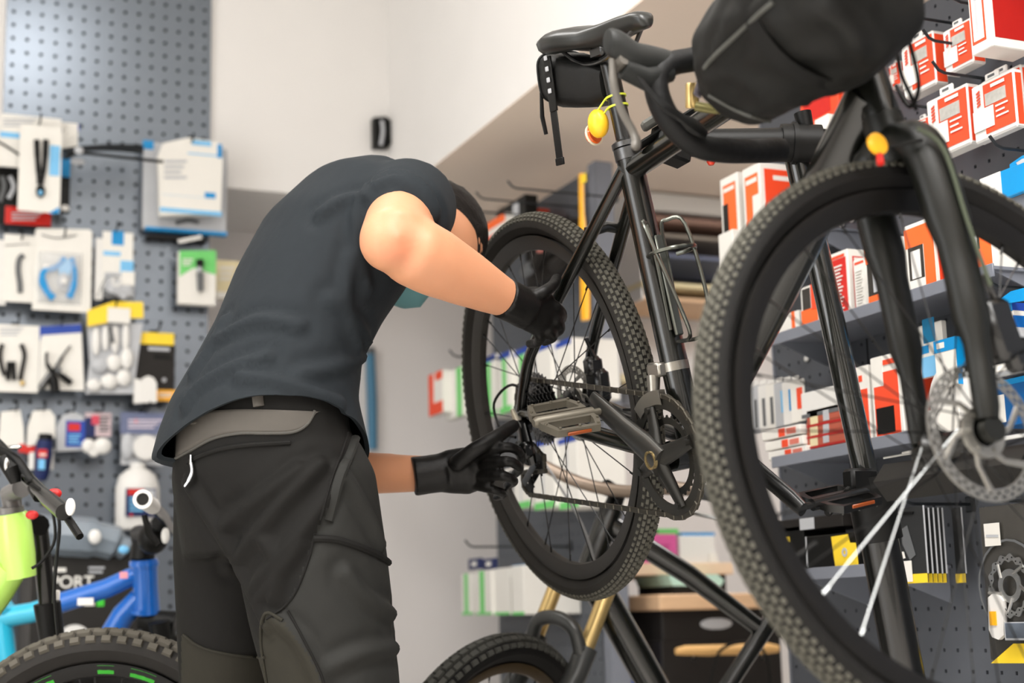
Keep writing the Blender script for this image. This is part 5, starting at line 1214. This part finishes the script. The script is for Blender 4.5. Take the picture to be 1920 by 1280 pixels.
# hanging black and yellow cards
for k in range(6):
    o = .05+.016*(5-k) if k < 5 else .03
    x = (1688, 1733, 1742, 1751, 1760, 1788)[k]; x1 = (1735, 1744, 1753, 1762, 1770, 1806)[k]
    g = H((x, 950, x1, 1096), o, 'carded_pads', ('nearest', 'second', 'third', 'fourth', 'fifth', 'hindmost')[k]+' of the black and yellow hanging cards', 'package', 'black and yellow hanging cards')
    rbox(g, x, 952, x1, 1092, o, .003, mat('card_black', (44, 45, 46), .45, noise=.08), [(0, .88, 1, 1, YEL, 'yellow_foot')], [(0, 0, 1, .88, LGREY, 'pale_edge')])
    if k == 0:
        g.poly([(1690, 992), (1700, 985), (1716, 1040), (1706, 1050), (1692, 1020)], o+.002, .001, GREY, 'printed_patch').box(1688, 1052, 1711, 1090, o+.003, .001, WHITE, 'sticker').poly([(1684, 1034), (1694, 1034), (1697, 1046), (1684, 1050)], o+.003, .001, WHITE, 'round_sticker').poly([(1690, 960), (1712, 959), (1711, 964), (1692, 966)], o+.0022, .001, BLK, 'hang_slot')
g = H((1845, 950, 1920, 1245), .08, 'rotor_pack', 'dark clear bag holding a silver brake rotor, at the lower right edge', 'package')
rbox(g, 1846, 950, 1950, 1240, .08, .004, mat('bag_smoke', (64, 62, 58), .25, noise=.15), [])
g.box(1844, 982, 1876, 1022, .085, .001, WHITE, 'price_tag').lines(1849, 1002, 1872, 1012, 1, .0855, LGREY).poly([(1858, 1243), (1900, 1206), (1950, 1206), (1950, 1243)], .086, .001, YEL, 'yellow_foot')
g.wavy(1893, 1098, 58, .80, .09, .002, STEEL, 'rotor_ring').disc(1893, 1098, 22, .09, .002, STEEL, 'rotor_hub', .6).disc(1893, 1098, 62, .084, .001, GREY, 'printed_ring', .95)
for a in range(5): g.tube([(1893+20*cos(a*1.257), 1098+24*sin(a*1.257)), (1893+40*cos(a*1.257+.35), 1098+48*sin(a*1.257+.35))], .003, .09, STEEL, 'rotor_arm', sm=0)
g.poly([(1852, 1120), (1860, 1113), (1872, 1115), (1880, 1126), (1882, 1190), (1872, 1199), (1860, 1194), (1854, 1180)], .094, .008, WHITEP, 'caliper_half').box(1854, 1146, 1868, 1172, .096, .002, AMB, 'yellow_pad').box(1884, 1168, 1925, 1196, .10, .02, mat('foil', (150, 160, 176), .15, .9, noise=.4, scale=60), 'bolt_box').box(1882, 1166, 1928, 1200, .098, .004, LGREY, 'bolt_box_rim')
hook('X', XR, 1872, 938, .12, 'dark steel peg over the rotor bag', group=None)
hook('X', XR, 1700, 944, .14, 'dark steel peg over the black and yellow cards', group=None)
g = H((1545, 395, 1580, 430), .05, 'price_rail', 'pale plastic studs on the board above the red boxes', 'tag'); bpy.data.objects.remove(g.t)
for k, (x, y) in enumerate(((1578, 420), (1597, 411), (1512, 672), (1525, 975))):
    g = H((x-3, y-5, x+3, y+5), .006, 'board_plug', 'white plastic plug in the perforated board, '+('lower of two behind the fork', 'upper of two behind the fork', 'alone below the upper shelf', 'above the black boxes')[k], 'plug')
    g.ball(x, y, 4, 6, .006, WHITEP, 'plug_head')
# ================================================================ GONDOLA AND COUNTER IN THE NICHE
XG = 1.83
gp = pegboard('pegboard', 'dark grey perforated board end of the far gondola, behind the rear wheel', (XG, 4.405, .13), (0, -1, 0), (0, 0, 1), (-1, 0, 0), 19, 46, .0374, .0374, .0046, True, mat('grey_powder_coat_dark', (84, 88, 94), .45, noise=.04))
q = M(); q.box((.0, -.758, -.19), (.058, -.712, 1.74), 0, .004); q.build('end_post', SHELF, gp)
q = M(); q.box((.008, -.712, -.19), (.055, .0, 1.72)); q.build('back_panel', SHELF, gp)
K = lambda rect, out, name, label, cat, group=None: Goods('X', XG, rect, out, name, label, cat, group)
def kbox(x0, y0, x1, y1, out, th, label, base, prints=(), name='hanging_box'):
    g = K((x0, y0, x1, y1), out, name, label, 'package'); r = rbox(g, x0, y0, x1, y1, out, th, base, prints); return g, r
for k, (x0, x1) in enumerate(((906, 934), (936, 962), (966, 1000), (1003, 1038), (1041, 1076))):
    kbox(x0, 672-7*k, x1-4, 778-8*k, .14+.014*(k % 2), .138+.014*(k % 2), ('first', 'second', 'third', 'fourth', 'fifth')[k]+' from the left of the white tube boxes hanging in the middle gondola row', WHITE, [(0, 0, 1, .1, DBLUE, 'blue_top'), (0, .9, 1, 1, GREEN, 'green_foot')]+([(.3, .1, .6, .92, GREEN, 'green_stripe')] if k < 3 else [(.0, .1, .1, .9, LGREY, 'fold')]))
for k, (x0, x1) in enumerate(((962, 998), (1001, 1044), (1048, 1088))):
    kbox(x0, 836-6*k, x1-5, 950, .14+.014*(k % 2), .138+.014*(k % 2), ('left', 'middle', 'right')[k]+' of three tall white boxes hanging behind the lower rear spokes', WHITE, [(0, 0, 1, .08, DBLUE, 'blue_top'), (0, .9, 1, 1, GREEN, 'green_foot'), (.45, .1, .5, .9, LGREY, 'fold')])
for k, (x0, x1) in enumerate(((866, 890), (893, 924), (927, 958), (960, 985))):
    kbox(x0, 1076-5*k, x1-3, 1152, .16+.01*(k % 2), .158+.01*(k % 2), ('first', 'second', 'third', 'fourth')[k]+' from the left of the low white tube boxes beside the rear tyre', WHITE, [(0, .94, 1, 1, GREEN, 'green_foot')]+([(.25, 0, .55, 1, GREEN, 'green_stripe')] if k < 2 else []))
    if k < 2: kbox(x0+12, 1048, x0+34, 1066, .16, .01, ('left', 'right')[k]+' navy hang tag above the low white boxes', NAVY, [(.3, .3, .7, .7, WHITE, 'logo')], 'hang_tag')
kbox(804, 704, 830, 772, .25, .03, 'red and white pack sticking out left of the rear tyre', WHITE, [(0, 0, .35, 1, ORG, 'red_edge'), (.5, 0, 1, .2, ORG, 'red_corner'), (.3, .72, 1, 1, ORG, 'red_foot')], 'hanging_pack')
kbox(834, 700, 866, 778, .22, .03, 'white and green pack between the red pack and the rear tyre', WHITE, [(.7, .0, 1, 1, GREEN, 'green_edge')], 'hanging_pack')
kbox(960, 1060, 990, 1100, .1, .02, 'small teal pack under the rear wheel', BLUE, (), 'hanging_pack')
g = Goods('Y', 3.95, (978, 372, 1070, 410), 0, 'tool_rail', 'red plastic hanger strip with prongs at the top of the gondola', 'hanger')
g.box(978, 388, 1070, 400, 0, .03, ORG, 'strip').poly([(980, 400), (1040, 400), (1000, 414), (978, 412)], .0, .03, ORG, 'strip_foot')
for x in (1000, 1030, 1058): g.box(x, 374, x+9, 390, 0, .03, ORG, 'prong', .003)
kbox(906, 424, 948, 476, .18, .03, 'red and white pack beside the head of the mechanic', WHITE, [(0, 0, 1, .2, ORG2, 'orange_top'), (.2, .35, .7, 1, ORG, 'red_panel')], 'hanging_pack')
g, r = kbox(930, 398, 985, 440, .15, .04, 'black tool pack beside the red hangers', BLK, [(.2, .3, .4, .9, RED, 'red_stripe'), (.6, .1, .8, .5, LGREY, 'grey_part')], 'hanging_pack')
g = K((985, 440, 1060, 520), .10, 'dark_bundle', 'dark coiled parts hanging behind the top of the rear wheel', 'parts')
g.ball(990, 505, 14, 14, .1, GREY, 'part').tube([(1005, 500), (1020, 470), (1050, 460), (1060, 480), (1040, 500)], .02, .1, DARK, 'coil').box(985, 455, 1070, 500, .06, .03, DARK, 'pouch').ball(1022, 462, 16, 8, .13, mat('skin_pink', (200, 120, 110), .5), 'pink_part')
g = K((1083, 325, 1112, 612), .03, 'yellow_lever', 'long yellow plastic lever hanging on the post behind the seat stay', 'tool')
g.tube([(1090, 326), (1091, 400), (1096, 500), (1098, 600)], [.012]*5+[.015]*4+[.021]*3+[.019], .12, AMB, 'lever', 12, .5).box(1088, 330, 1098, 340, .135, .003, YEL, 'hang_end')
for x, y, nm in ((960, 352, 'top'), (900, 372, 'second'), (880, 395, 'third'), (850, 668, 'tube box'), (880, 1025, 'low tube box')):
    hook('X', XG, x, y, .30, 'long dark peg pointing left from the gondola, '+nm+' row', group=None)
# ---- open cabinet on the niche wall
C_ = lambda rect, out, name, label, cat: Goods('Y', 4.42, rect, out, name, label, cat)
g = C_((1200, 280, 1360, 560), .3, 'wall_cabinet', 'white and dark open cabinet on the niche wall behind the seat tube', 'cabinet')
g.box(1196, 276, 1420, 562, .02, .015, DARK, 'back').box(1256, 286, 1420, 352, .3, .28, WHITEP, 'upper_door', .003).box(1205, 285, 1254, 350, .28, .26, mat('door_grey', (92, 94, 92), .5), 'side_door').box(1205, 350, 1420, 358, .32, .3, mat('edge_taupe', (150, 140, 128), .5), 'shelf_board').box(1205, 358, 1420, 412, .3, .28, WHITEP, 'lower_door', .003).box(1205, 412, 1420, 420, .32, .3, mat('edge_brown', (150, 118, 104), .5), 'shelf_board').box(1205, 440, 1420, 452, .3, .28, mat('edge_taupe', (150, 140, 128), .5), 'shelf_board').box(1205, 478, 1420, 488, .3, .28, mat('edge_slate', (96, 104, 130), .5), 'shelf_board').box(1205, 526, 1420, 548, .32, .3, CREAM, 'bottom_shelf').box(1205, 553, 1420, 574, .28, .26, WOOD, 'underside_board').box(1196, 276, 1204, 560, .3, .28, WHITEP, 'side_panel')
g = C_((1150, 700, 1210, 760), .2, 'wall_shelf', 'short cream shelf behind the rear brake', 'shelf'); g.box(1150, 700, 1216, 716, .2, .2, CREAM, 'board').box(1150, 716, 1216, 760, .1, .1, SHELF, 'panel')
# ---- counter with drawers
YC = 3.62
B_ = lambda rect, out, name, label, cat: Goods('Y', YC, rect, out, name, label, cat)
g = B_((1170, 1055, 1440, 1300), .0, 'counter', 'dark counter with pale wooden top and drawers behind the bicycles', 'counter')
zf = onY(1300, 1125, YC); lz = g.L(1300, 1125, 0)
g.box(1236, 1114, 1470, 1139, .0, .62, WOOD, 'worktop', .004).box(1240, 1139, 1470, 1196, -.03, .55, DARK, 'upper_drawer', .004).box(1240, 1200, 1470, 1300, -.03, .55, DARK, 'lower_drawer', .004).ball(1343, 1169, 30, 11, -.03, LGREY, 'drawer_handle', .3)
a = g.L(1240, 1300, 0); zl = -.06-g.t.location.z
q = M(); q.box((a.x, .06, zl), (g.L(1470, 1300, 0).x, .58, a.z)); q.build('carcass', DARK, g.t)
q = M(); b = g.L(1160, 1056, -.12); b2 = g.L(1376, 1076, -.12); q.box((b.x, .12, b2.z), (b2.x, .62, b.z), 0, .002); q.build('riser_shelf', mat('riser_wood', (232, 206, 178), .5, noise=.06), g.t)
for x_ in (b.x+.02, b2.x-.03):
    q = M(); q.box((x_, .14, g.L(1300, 1114, 0).z), (x_+.015, .6, b2.z)); q.build('riser_leg', DARK, g.t)
D_ = lambda rect, label, m, name='carton': (B_(rect, -.14, name, label, 'box'), m)
g, m = D_((1206, 1000, 1271, 1056), 'pink carton on the counter riser', PINK); g.box(1200, 1001, 1271, 1056, -.14, .12, m, 'box', .002).lines(1226, 1020, 1256, 1036, 2, -.139, mat('print_pink_dark', (190, 70, 134), .5))
g, m = D_((1273, 1000, 1345, 1056), 'white carton with a blue lid on the counter riser', WHITEP); g.box(1273, 1004, 1342, 1056, -.14, .12, m, 'box', .002).box(1278, 998, 1340, 1004, -.142, .11, BLUE, 'lid').box(1330, 1036, 1346, 1056, -.135, .05, WHITE, 'side_flap')
g, m = D_((1236, 990, 1272, 1000), 'small green pack on top of the pink carton', GREEN, 'small_pack'); g.box(1234, 991, 1272, 1001, -.15, .06, m, 'pack')
g = B_((1256, 1076, 1357, 1100), -.05, 'paper_stack', 'mint green paper stack under the riser shelf', 'papers'); g.poly([(1254, 1078), (1345, 1076), (1358, 1088), (1352, 1098), (1262, 1098)], -.05, .2, MINT, 'sheets').box(1262, 1098, 1352, 1114, -.06, .2, DARK, 'tray')
g = B_((1270, 1206, 1458, 1234), .06, 'wooden_bar', 'pale wooden bar in front of the dark lower drawer', 'handle')
g.tube([(1268, 1221, .06), (1285, 1219, .06), (1330, 1219, .06), (1350, 1218, .06), (1400, 1217, .06), (1440, 1215, .06), (1458, 1216, .06)], [.009, .013, .0145, .0138, .0148, .0145, .010], .06, TAN, 'bar', 14, sm=0).tube([(1300, 1222, .06), (1300, 1232, .02), (1300, 1236, -.03)], .003, .0, STEEL, 'bracket', sm=0).tube([(1430, 1218, .06), (1430, 1232, .02), (1430, 1236, -.03)], .003, .0, STEEL, 'bracket', sm=0)
g = B_((1330, 1200, 1400, 1290), .1, 'cable_loop', 'black cable looped over the pale wooden bar', 'cable'); g.tube([(1332, 1290), (1338, 1250), (1352, 1218), (1385, 1204), (1420, 1208), (1440, 1240), (1445, 1300)], .0042, .10, BLK, 'cable')
g = B_((1160, 1200, 1212, 1290), -.1, 'blue_bag', 'bright blue crumpled bag on the floor behind the black parked bicycle', 'bag')
for x, y, a, b in ((1176, 1215, 26, 16), (1182, 1250, 22, 18), (1170, 1290, 24, 22)): g.ball(x, y, a, b, -.1, mat('bag_blue', (24, 84, 190), .5, noise=.1, bump=.3, bscale=20), 'fold')
# ================================================================ PARKED BICYCLES
def at_local(root_inv, px, py, d): return root_inv @ at(px, py, d)
hub = at(905, 1525, 3.0); hd_ = Vec((-.853, -.522, 0)).normalized(); lf = Vec((-hd_.y, hd_.x, 0))
MW = Mat(((hd_.x, lf.x, 0, hub.x), (hd_.y, lf.y, 0, hub.y), (0, 0, 1, hub.z), (0, 0, 0, 1))) @ Mat.Rotation(radians(-13), 4, 'X')
pb = thing('bicycle', 'black parked mountain bicycle with gold fork tubes behind the hanging rear wheel', 'bicycle', mw=MW)
IM = MW.inverted(); A_ = lambda x, y, d: IM @ at(x, y, d)
wheel(pb, 'front_wheel', Mat.Identity(4), R=.35, tw=.028, rimr=.298, rimd=.02, knob=(88, 5, .013, .0048), knobm=mat('mtb_knob', (66, 66, 62), .8, noise=.15), rimm=mat('rim_gold_line', (60, 48, 30), .35), spm=SPOKE, rotor=.08)
s_ax = Vec((-.38, 0, .925)); bb_ = Vec((-.045, 0, 0))
q = M()
for s_ in (-1, 1): q.tube([Vec((0, s_*.066, 0)), Vec((-.02, s_*.066, .1)), bb_+s_ax*.30+Vec((0, s_*.062, 0)), bb_+s_ax*.36+Vec((0, s_*.062, 0))], [.016, .02, .023, .024], 14)
ac = bb_+s_ax*.375; q.tube(smooth_path([ac+Vec((.02, -.062, -.03)), ac+Vec((.034, -.045, .02)), ac+Vec((.036, 0, .036)), ac+Vec((.034, .045, .02)), ac+Vec((.02, .062, -.03))], 5), .015, 10)
q.build('fork_lowers', mat('fork_black', (52, 53, 52), .32, noise=.06), pb)
for s_ in (-1, 1):
    q = M(); q.tube([bb_+s_ax*.34+Vec((0, s_*.062, 0)), bb_+s_ax*.50+Vec((0, s_*.062, 0))], .0165, 16); q.build('stanchion', mat('stanchion_gold', (206, 178, 120), .28, .75), pb)
q = M(); q.tube([bb_+s_ax*.50+Vec((0, -.07, 0)), bb_+s_ax*.505, bb_+s_ax*.50+Vec((0, .07, 0))], [.024, .028, .024], 12); q.tube([bb_+s_ax*.50, bb_+s_ax*.66], .026, 16)
HT = bb_+s_ax*.52; HT2 = bb_+s_ax*.63
seat = A_(1440, 1190, 3.25); bbk = A_(1290, 1400, 3.15)
q.tube([HT2, HT2.lerp(seat, .5)+Vec((0, 0, .01)), seat], [.024, .022, .018], 14); q.tube([HT, HT.lerp(bbk, .5), bbk], [.032, .033, .030], 14); q.tube([seat+Vec((0, 0, .03)), bbk], .018, 14)
q.build('frame', FRAME, pb)
stm = bb_+s_ax*.70+Vec((.05, 0, .01))
q = M(); q.tube([bb_+s_ax*.655, bb_+s_ax*.70, stm], [.02, .02, .018], 12); q.build('stem', BLK, pb)
bl = [stm+Vec((.0, -.33, .03)), stm+Vec((.02, -.18, .026)), stm+Vec((.01, -.06, 0)), stm+Vec((.01, .06, 0)), stm+Vec((.02, .18, .026)), stm+Vec((.0, .33, .03))]
q = M(); q.tube(smooth_path(bl, 4), .0135, 12); q.build('handlebar', mat('bar_tan', (150, 134, 120), .35, .6), pb)
for s_ in (0, 5):
    e = bl[s_]; i_ = bl[1 if s_ == 0 else 4]; q = M(); q.tube([e.lerp(i_, .75), e, e+(e-i_).normalized()*.008], [.0165, .0175, .018], 14); q.build('grip', mat('grip_grey', (70, 71, 72), .6, noise=.08), pb)
    q = M(); b0_ = i_.lerp(e, .12); sg = -1 if s_ == 0 else 1
    q.tube(smooth_path([b0_+Vec((.01, 0, -.01)), b0_+Vec((.05, sg*.02, -.03)), b0_+Vec((.06, sg*.06, -.04)), b0_+Vec((.05, sg*.13, -.042))], 4), .005, 8); q.build('brake_lever', STEEL, pb)
q = M(); q.tube(smooth_path([bl[1]+Vec((.02, .02, 0)), bl[1]+Vec((.10, .08, .02)), stm+Vec((.10, .02, -.08)), HT+Vec((.03, .04, 0))], 6), .0026, 8); q.build('brake_cable', mat('cable_grey', (120, 120, 120), .4), pb)
# ---- lime bicycle whose tyre fills the bottom left corner
hub = at(185, 1528, 3.04); hz_ = hub.z
dx = Vec((RT.x, RT.y, 0)).normalized(); dy = Vec((-dx.y, dx.x, 0))
MW = Mat(((dx.x, dy.x, 0, hub.x), (dx.y, dy.y, 0, hub.y), (0, 0, 1, hub.z), (0, 0, 0, 1)))
lb = thing('bicycle', 'lime green parked bicycle at the left edge with a black fork and handlebar', 'bicycle', mw=MW)
IM = MW.inverted()
LGR = mat('lime_paint', (186, 232, 106), .3, coat=.4); LG2 = mat('rim_green', (70, 200, 60), .35)
dec = [(radians(a), radians(b), LG2) for a, b in ((84, 91), (66, 77), (42, 53), (110, 121), (140, 151))]
wheel(lb, 'front_wheel', Mat.Rotation(.0, 4, 'Y'), R=.325, tw=.028, rimr=.270, rimd=.022, rimw=.016, knob=(70, 5, .016, .006), rotor=.08, nsp=20)
q = M()
for d_ in (2.98, 3.10):
    q.tube([A_(185, 1528, d_), A_(140, 1380, d_), A_(98, 1200, d_), A_(88, 1130, d_)], [.015, .02, .024, .026], 14)
q.tube([A_(92, 1160, 2.97), A_(92, 1140, 3.04), A_(92, 1160, 3.11)], .022, 10)
q.build('fork_lowers', BLK, lb)
for d_ in (2.98, 3.10):
    q = M(); q.tube([A_(90, 1140, d_), A_(72, 975, d_)], .017, 14); q.build('stanchion', mat('stanchion_black', (36, 35, 34), .2, .5), lb)
q = M(); q.tube([A_(75, 985, 2.96), A_(50, 975, 3.0), A_(75, 985, 3.1)], .02, 10); q.build('fork_crown', BLK, lb)
q = M(); q.tube([A_(22, 962, 2.9), A_(26, 985, 2.9), A_(32, 1040, 2.9), A_(38, 1082, 2.9)], [.028, .033, .034, .030], 18); q.tube([A_(24, 1060, 2.9), A_(-10, 1110, 2.92), A_(-60, 1180, 2.95)], [.03, .034, .034], 14); q.tube([A_(20, 990, 2.9), A_(-80, 1010, 2.95)], [.026, .028], 14)
q.build('frame', LGR, lb)
q = M(); q.tube([A_(25, 960, 2.9), A_(20, 925, 2.9), A_(40, 915, 2.86)], [.017, .02, .018], 12); q.tube([A_(18, 950, 2.9), A_(19, 962, 2.9)], .026, 14); q.build('stem', mat('stem_grey', (112, 110, 108), .35, .4), lb)
q = M(); q.tube(smooth_path([A_(-40, 800, 2.95), A_(10, 850, 2.86), A_(45, 890, 2.8), A_(80, 925, 2.72), A_(120, 960, 2.62)], 4), [.0125]*13+[.015]*4, 12); q.build('handlebar', BLKG, lb)
q = M(); q.tube(smooth_path([A_(60, 910, 2.74), A_(95, 935, 2.68), A_(122, 965, 2.64), A_(150, 1006, 2.6)], 4), [.006]*4+[.009]*4+[.007]*5, 8); q.build('brake_lever', BLK, lb)
q = M(); q.ball(A_(132, 950, 2.62), .011, 12, sq=(.8, .6, 1.4)); q.build('lever_clamp', WHITEP, lb)
q = M(); q.tube(smooth_path([A_(0, 845, 2.8), A_(30, 862, 2.78), A_(60, 905, 2.76), A_(76, 930, 2.74)], 4), [.009]*9+[.014]*4, 10); q.tube([A_(5, 860, 2.78), A_(22, 880, 2.77), A_(30, 905, 2.77)], [.012, .016, .01], 10); q.build('shifter', BLK, lb)
q = M(); q.ball(A_(28, 838, 2.78), .008, 10, sq=(1.6, .6, .6)); q.ball(A_(12, 870, 2.76), .007, 10, sq=(.7, .6, 1.8)); q.build('shiny_bolt', STEEL, lb)
for pts in ([(62, 905), (95, 950), (103, 1010), (80, 1050), (60, 1065)], [(72, 925), (108, 965), (108, 1030), (102, 1110), (108, 1190)], [(40, 890), (98, 930), (112, 985), (104, 1060), (100, 1130)]):
    q = M(); q.tube(smooth_path([A_(x, y, 2.76) for x, y in pts], 5), .0028, 8); q.build('brake_cable', BLK, lb)
for x, y, d_, r_ in ((102, 925, 2.70, .011), (60, 965, 2.8, .010)): q = M(); q.ball(A_(x, y, d_), r_, 10, sq=(1.2, .6, .85)); q.build('red_cap', mat('cap_red', (196, 40, 38), .4), lb)
q = M(); p0, p1 = A_(15, 1102, 2.80), A_(46, 1132, 2.80); q.box((p0.x, -.1, p1.z), (p1.x, -.094, p0.z), 0, .002); q.build('number_tag', WHITE, lb)
bkh = Vec((-1.02, 0, 0)); q = M()
for s_ in (-1, 1): q.tube([A_(-60, 1180, 2.95), Vec((-1.02, s_*.06, 0))], .012, 8)
q.build('rear_stays', LGR, lb)
wheel(lb, 'rear_wheel', Mat.Translation(bkh), R=.333, tw=.03, rimr=.275, rimd=.022, knob=(50, 3, .016, .006), knobm=mat('mtb_knob2', (88, 84, 76), .8), nsp=16)
fw_h = at(185, 1518, 2.72)
fw = thing('bicycle', 'bicycle whose knobbly tyre with green rim stickers fills the bottom left corner', 'bicycle', mw=Mat(((dx.x, dy.x, 0, fw_h.x), (dx.y, dy.y, 0, fw_h.y), (0, 0, 1, fw_h.z), (0, 0, 0, 1))))
wheel(fw, 'front_wheel', Mat.Identity(4), R=.312, tw=.03, rimr=.255, rimd=.022, rimw=.016, knob=(66, 5, .0155, .006), knobm=mat('mtb_knob2', (74, 70, 62), .8, noise=.15), rubm=mat('mtb_rubber', (38, 36, 34), .65, noise=.1), rotor=.08, decals=dec)
# ---- blue bicycle behind it
hub = at(318, 1440, 3.55); MW = Mat(((dx.x, dy.x, 0, hub.x), (dx.y, dy.y, 0, hub.y), (0, 0, 1, hub.z), (0, 0, 0, 1)))
bk = thing('bicycle', 'blue and turquoise parked bicycle between the lime one and the mechanic', 'bicycle', mw=MW); IM = MW.inverted()
BLP = mat('blue_paint', (10, 98, 190), .28, coat=.5); CYP = mat('cyan_paint', (40, 180, 214), .28, coat=.5)
D = 3.5
q = M(); q.tube([A_(270, 1048, D), A_(273, 1100, D), A_(274, 1150, D)], [.030, .0285, .032], 18)
for y in (1056, 1144): q.tube([A_(270, y-4, D), A_(270, y+4, D)], .0335, 18)
q.tube([A_(258, 1076, D), A_(200, 1103, D), A_(106, 1132, D)], [.021, .022, .023], 14); q.tube([A_(262, 1120, D), A_(232, 1152, D), A_(204, 1196, D), A_(170, 1300, D)], [.024, .027, .026, .024], 14)
q.build('front_triangle', BLP, bk)
q = M(); q.tube([A_(108, 1133, D), A_(60, 1148, D), A_(0, 1158, D), A_(-40, 1165, D)], [.0225, .023, .024, .024], 14); q.tube([A_(4, 1150, D), A_(10, 1210, D), A_(20, 1300, D), A_(30, 1400, D)], [.022]*4, 14); q.tube([A_(0, 1140, D), A_(10, 1128, D)], .03, 12); q.tube([A_(170, 1300, D), A_(30, 1400, D)], .022, 12)
q.build('rear_triangle', CYP, bk)
q = M(); p0, p1 = A_(146, 1121, D-.04), A_(176, 1134, D-.04); q.box((p0.x, p0.y-.003, p1.z), (p1.x, p0.y, p0.z)); q.build('frame_sticker', WHITE, bk)
q = M(); p0, p1 = A_(225, 1072, D-.05), A_(240, 1084, D-.05); q.box((p0.x, p0.y-.002, p1.z), (p1.x, p0.y, p0.z)); q.build('frame_decal', mat('decal_pink', (232, 150, 160), .5), bk)
q = M(); q.tube([A_(268, 1046, D), A_(262, 1000, D), A_(280, 1000, D-.1), A_(300, 980, D-.2)], [.02, .022, .018, .018], 12); q.lathe([(.028, 0), (.026, .03), (.02, .05)], A_(267, 1048, D), (0, 0, 1), 14); q.ball(A_(286, 1010, D-.16), .034, 12); q.build('stem', BLK, bk)
q = M(); q.tube(smooth_path([A_(268, 936, D-.62), A_(290, 952, D-.5), A_(306, 968, D-.3), A_(320, 990, D-.1), A_(360, 1000, D+.2)], 4), .012, 12); q.build('handlebar', BLKG, bk)
q = M(); ge = A_(268, 936, D-.62); gd = (A_(290, 952, D-.5)-ge).normalized(); q.lathe([(.012, -.004), (.0185, -.004), (.0185, .012), (.016, .012), (.016, .10), (.012, .10)], ge, gd, 16, cap=False, close=True); q.build('grip', WHITEP, bk)
q = M(); q.tube([A_(270, 965, D-.45), A_(280, 1000, D-.45), A_(296, 1020, D-.45)], [.006, .008, .006], 8); q.build('brake_lever', BLK, bk)
q = M(); q.ball(A_(310, 1004, D-.3), .011, 10, sq=(.8, .6, 1.6)); q.build('lever_clamp', WHITEP, bk)
q = M()
for k in (-1, 1): q.tube([A_(290+8*k, 1165, D-.05*k), A_(310+8*k, 1280, D-.05*k), A_(318, 1440, D-.06*k)], [.024, .022, .016], 12)
q.tube([A_(262, 1160, D), A_(330, 1170, D)], [.022, .03], 12)
q.build('fork', BLK, bk)
wheel(bk, 'front_wheel', Mat.Identity(4), R=.30, tw=.026, rimr=.25, rimd=.02, knob=(60, 3, .014, .005), nsp=16)
wheel(bk, 'rear_wheel', Mat.Translation((-.98, 0, 0)), R=.30, tw=.026, rimr=.25, rimd=.02, knob=(60, 3, .014, .005), nsp=16)
q = M()
for s_ in (-1, 1): q.tube([A_(30, 1400, D), Vec((-.98, s_*.06, 0))], .012, 8)
q.build('chain_stays', CYP, bk)
# ---- black carton with white lettering, and the wrapped bundle on it
g = Goods('Y', 4.1, (75, 1030, 260, 1290), 0, 'carton', 'black carton with white lettering behind the blue bicycle', 'box')
a, b = g.L(60, 1032, 0), g.L(262, 1200, 0); q = M(); q.box((a.x, 0, -.06-g.t.location.z), (b.x, .3, a.z), 0, .003); q.build('box', mat('carton_black', (40, 38, 36), .6, noise=.05), g.t)
sc = (g.L(160, 1083, 0)-g.L(160, 1108, 0)).z
text_mesh('SPORT', sc*1.26, WHITE, g.t, Mat.Translation(g.L(79, 1102, .002)) @ Mat.Rotation(pi/2, 4, 'X'))
text_mesh('by', sc*.9, LGREY, g.t, Mat.Translation(g.L(96, 1078, .002)) @ Mat.Rotation(pi/2, 4, 'X')) if 0 else None
g.lines(96, 1064, 124, 1080, 1, .001, WHITE).lines(166, 1062, 196, 1078, 2, .001, LGREY).lines(95, 1110, 150, 1118, 1, .001, LGREY).box(150, 1122, 177, 1135, .001, .001, WHITE, 'white_strip').box(182, 1118, 195, 1136, .001, .001, LG2, 'green_strip')
g.disc(141, 1200, 30, .03, .03, WHITEP, 'white_roll').ball(86, 1200, 10, 22, .02, WHITEP, 'white_roll')
g = Goods('Y', 4.1, (80, 985, 240, 1045), 0, 'wrapped_bundle', 'grey plastic-wrapped bundle lying on the black carton', 'bundle')
g.tube([(70, 1000, 0), (110, 1004, 0), (170, 1008, 0), (215, 1018, 0), (242, 1032, 0)], [.05]*5+[.052]*4+[.045]*4+[.03]*3+[.012], 0, mat('wrap_grey', (128, 138, 148), .3, noise=.15, scale=30, bump=.3, bscale=20), 'wrap').ball(178, 1006, 12, 14, .06, WHITEP, 'painted_highlight').ball(232, 1030, 10, 8, .06, SKY, 'blue_end')  # white blob paints a highlight onto the plastic wrap
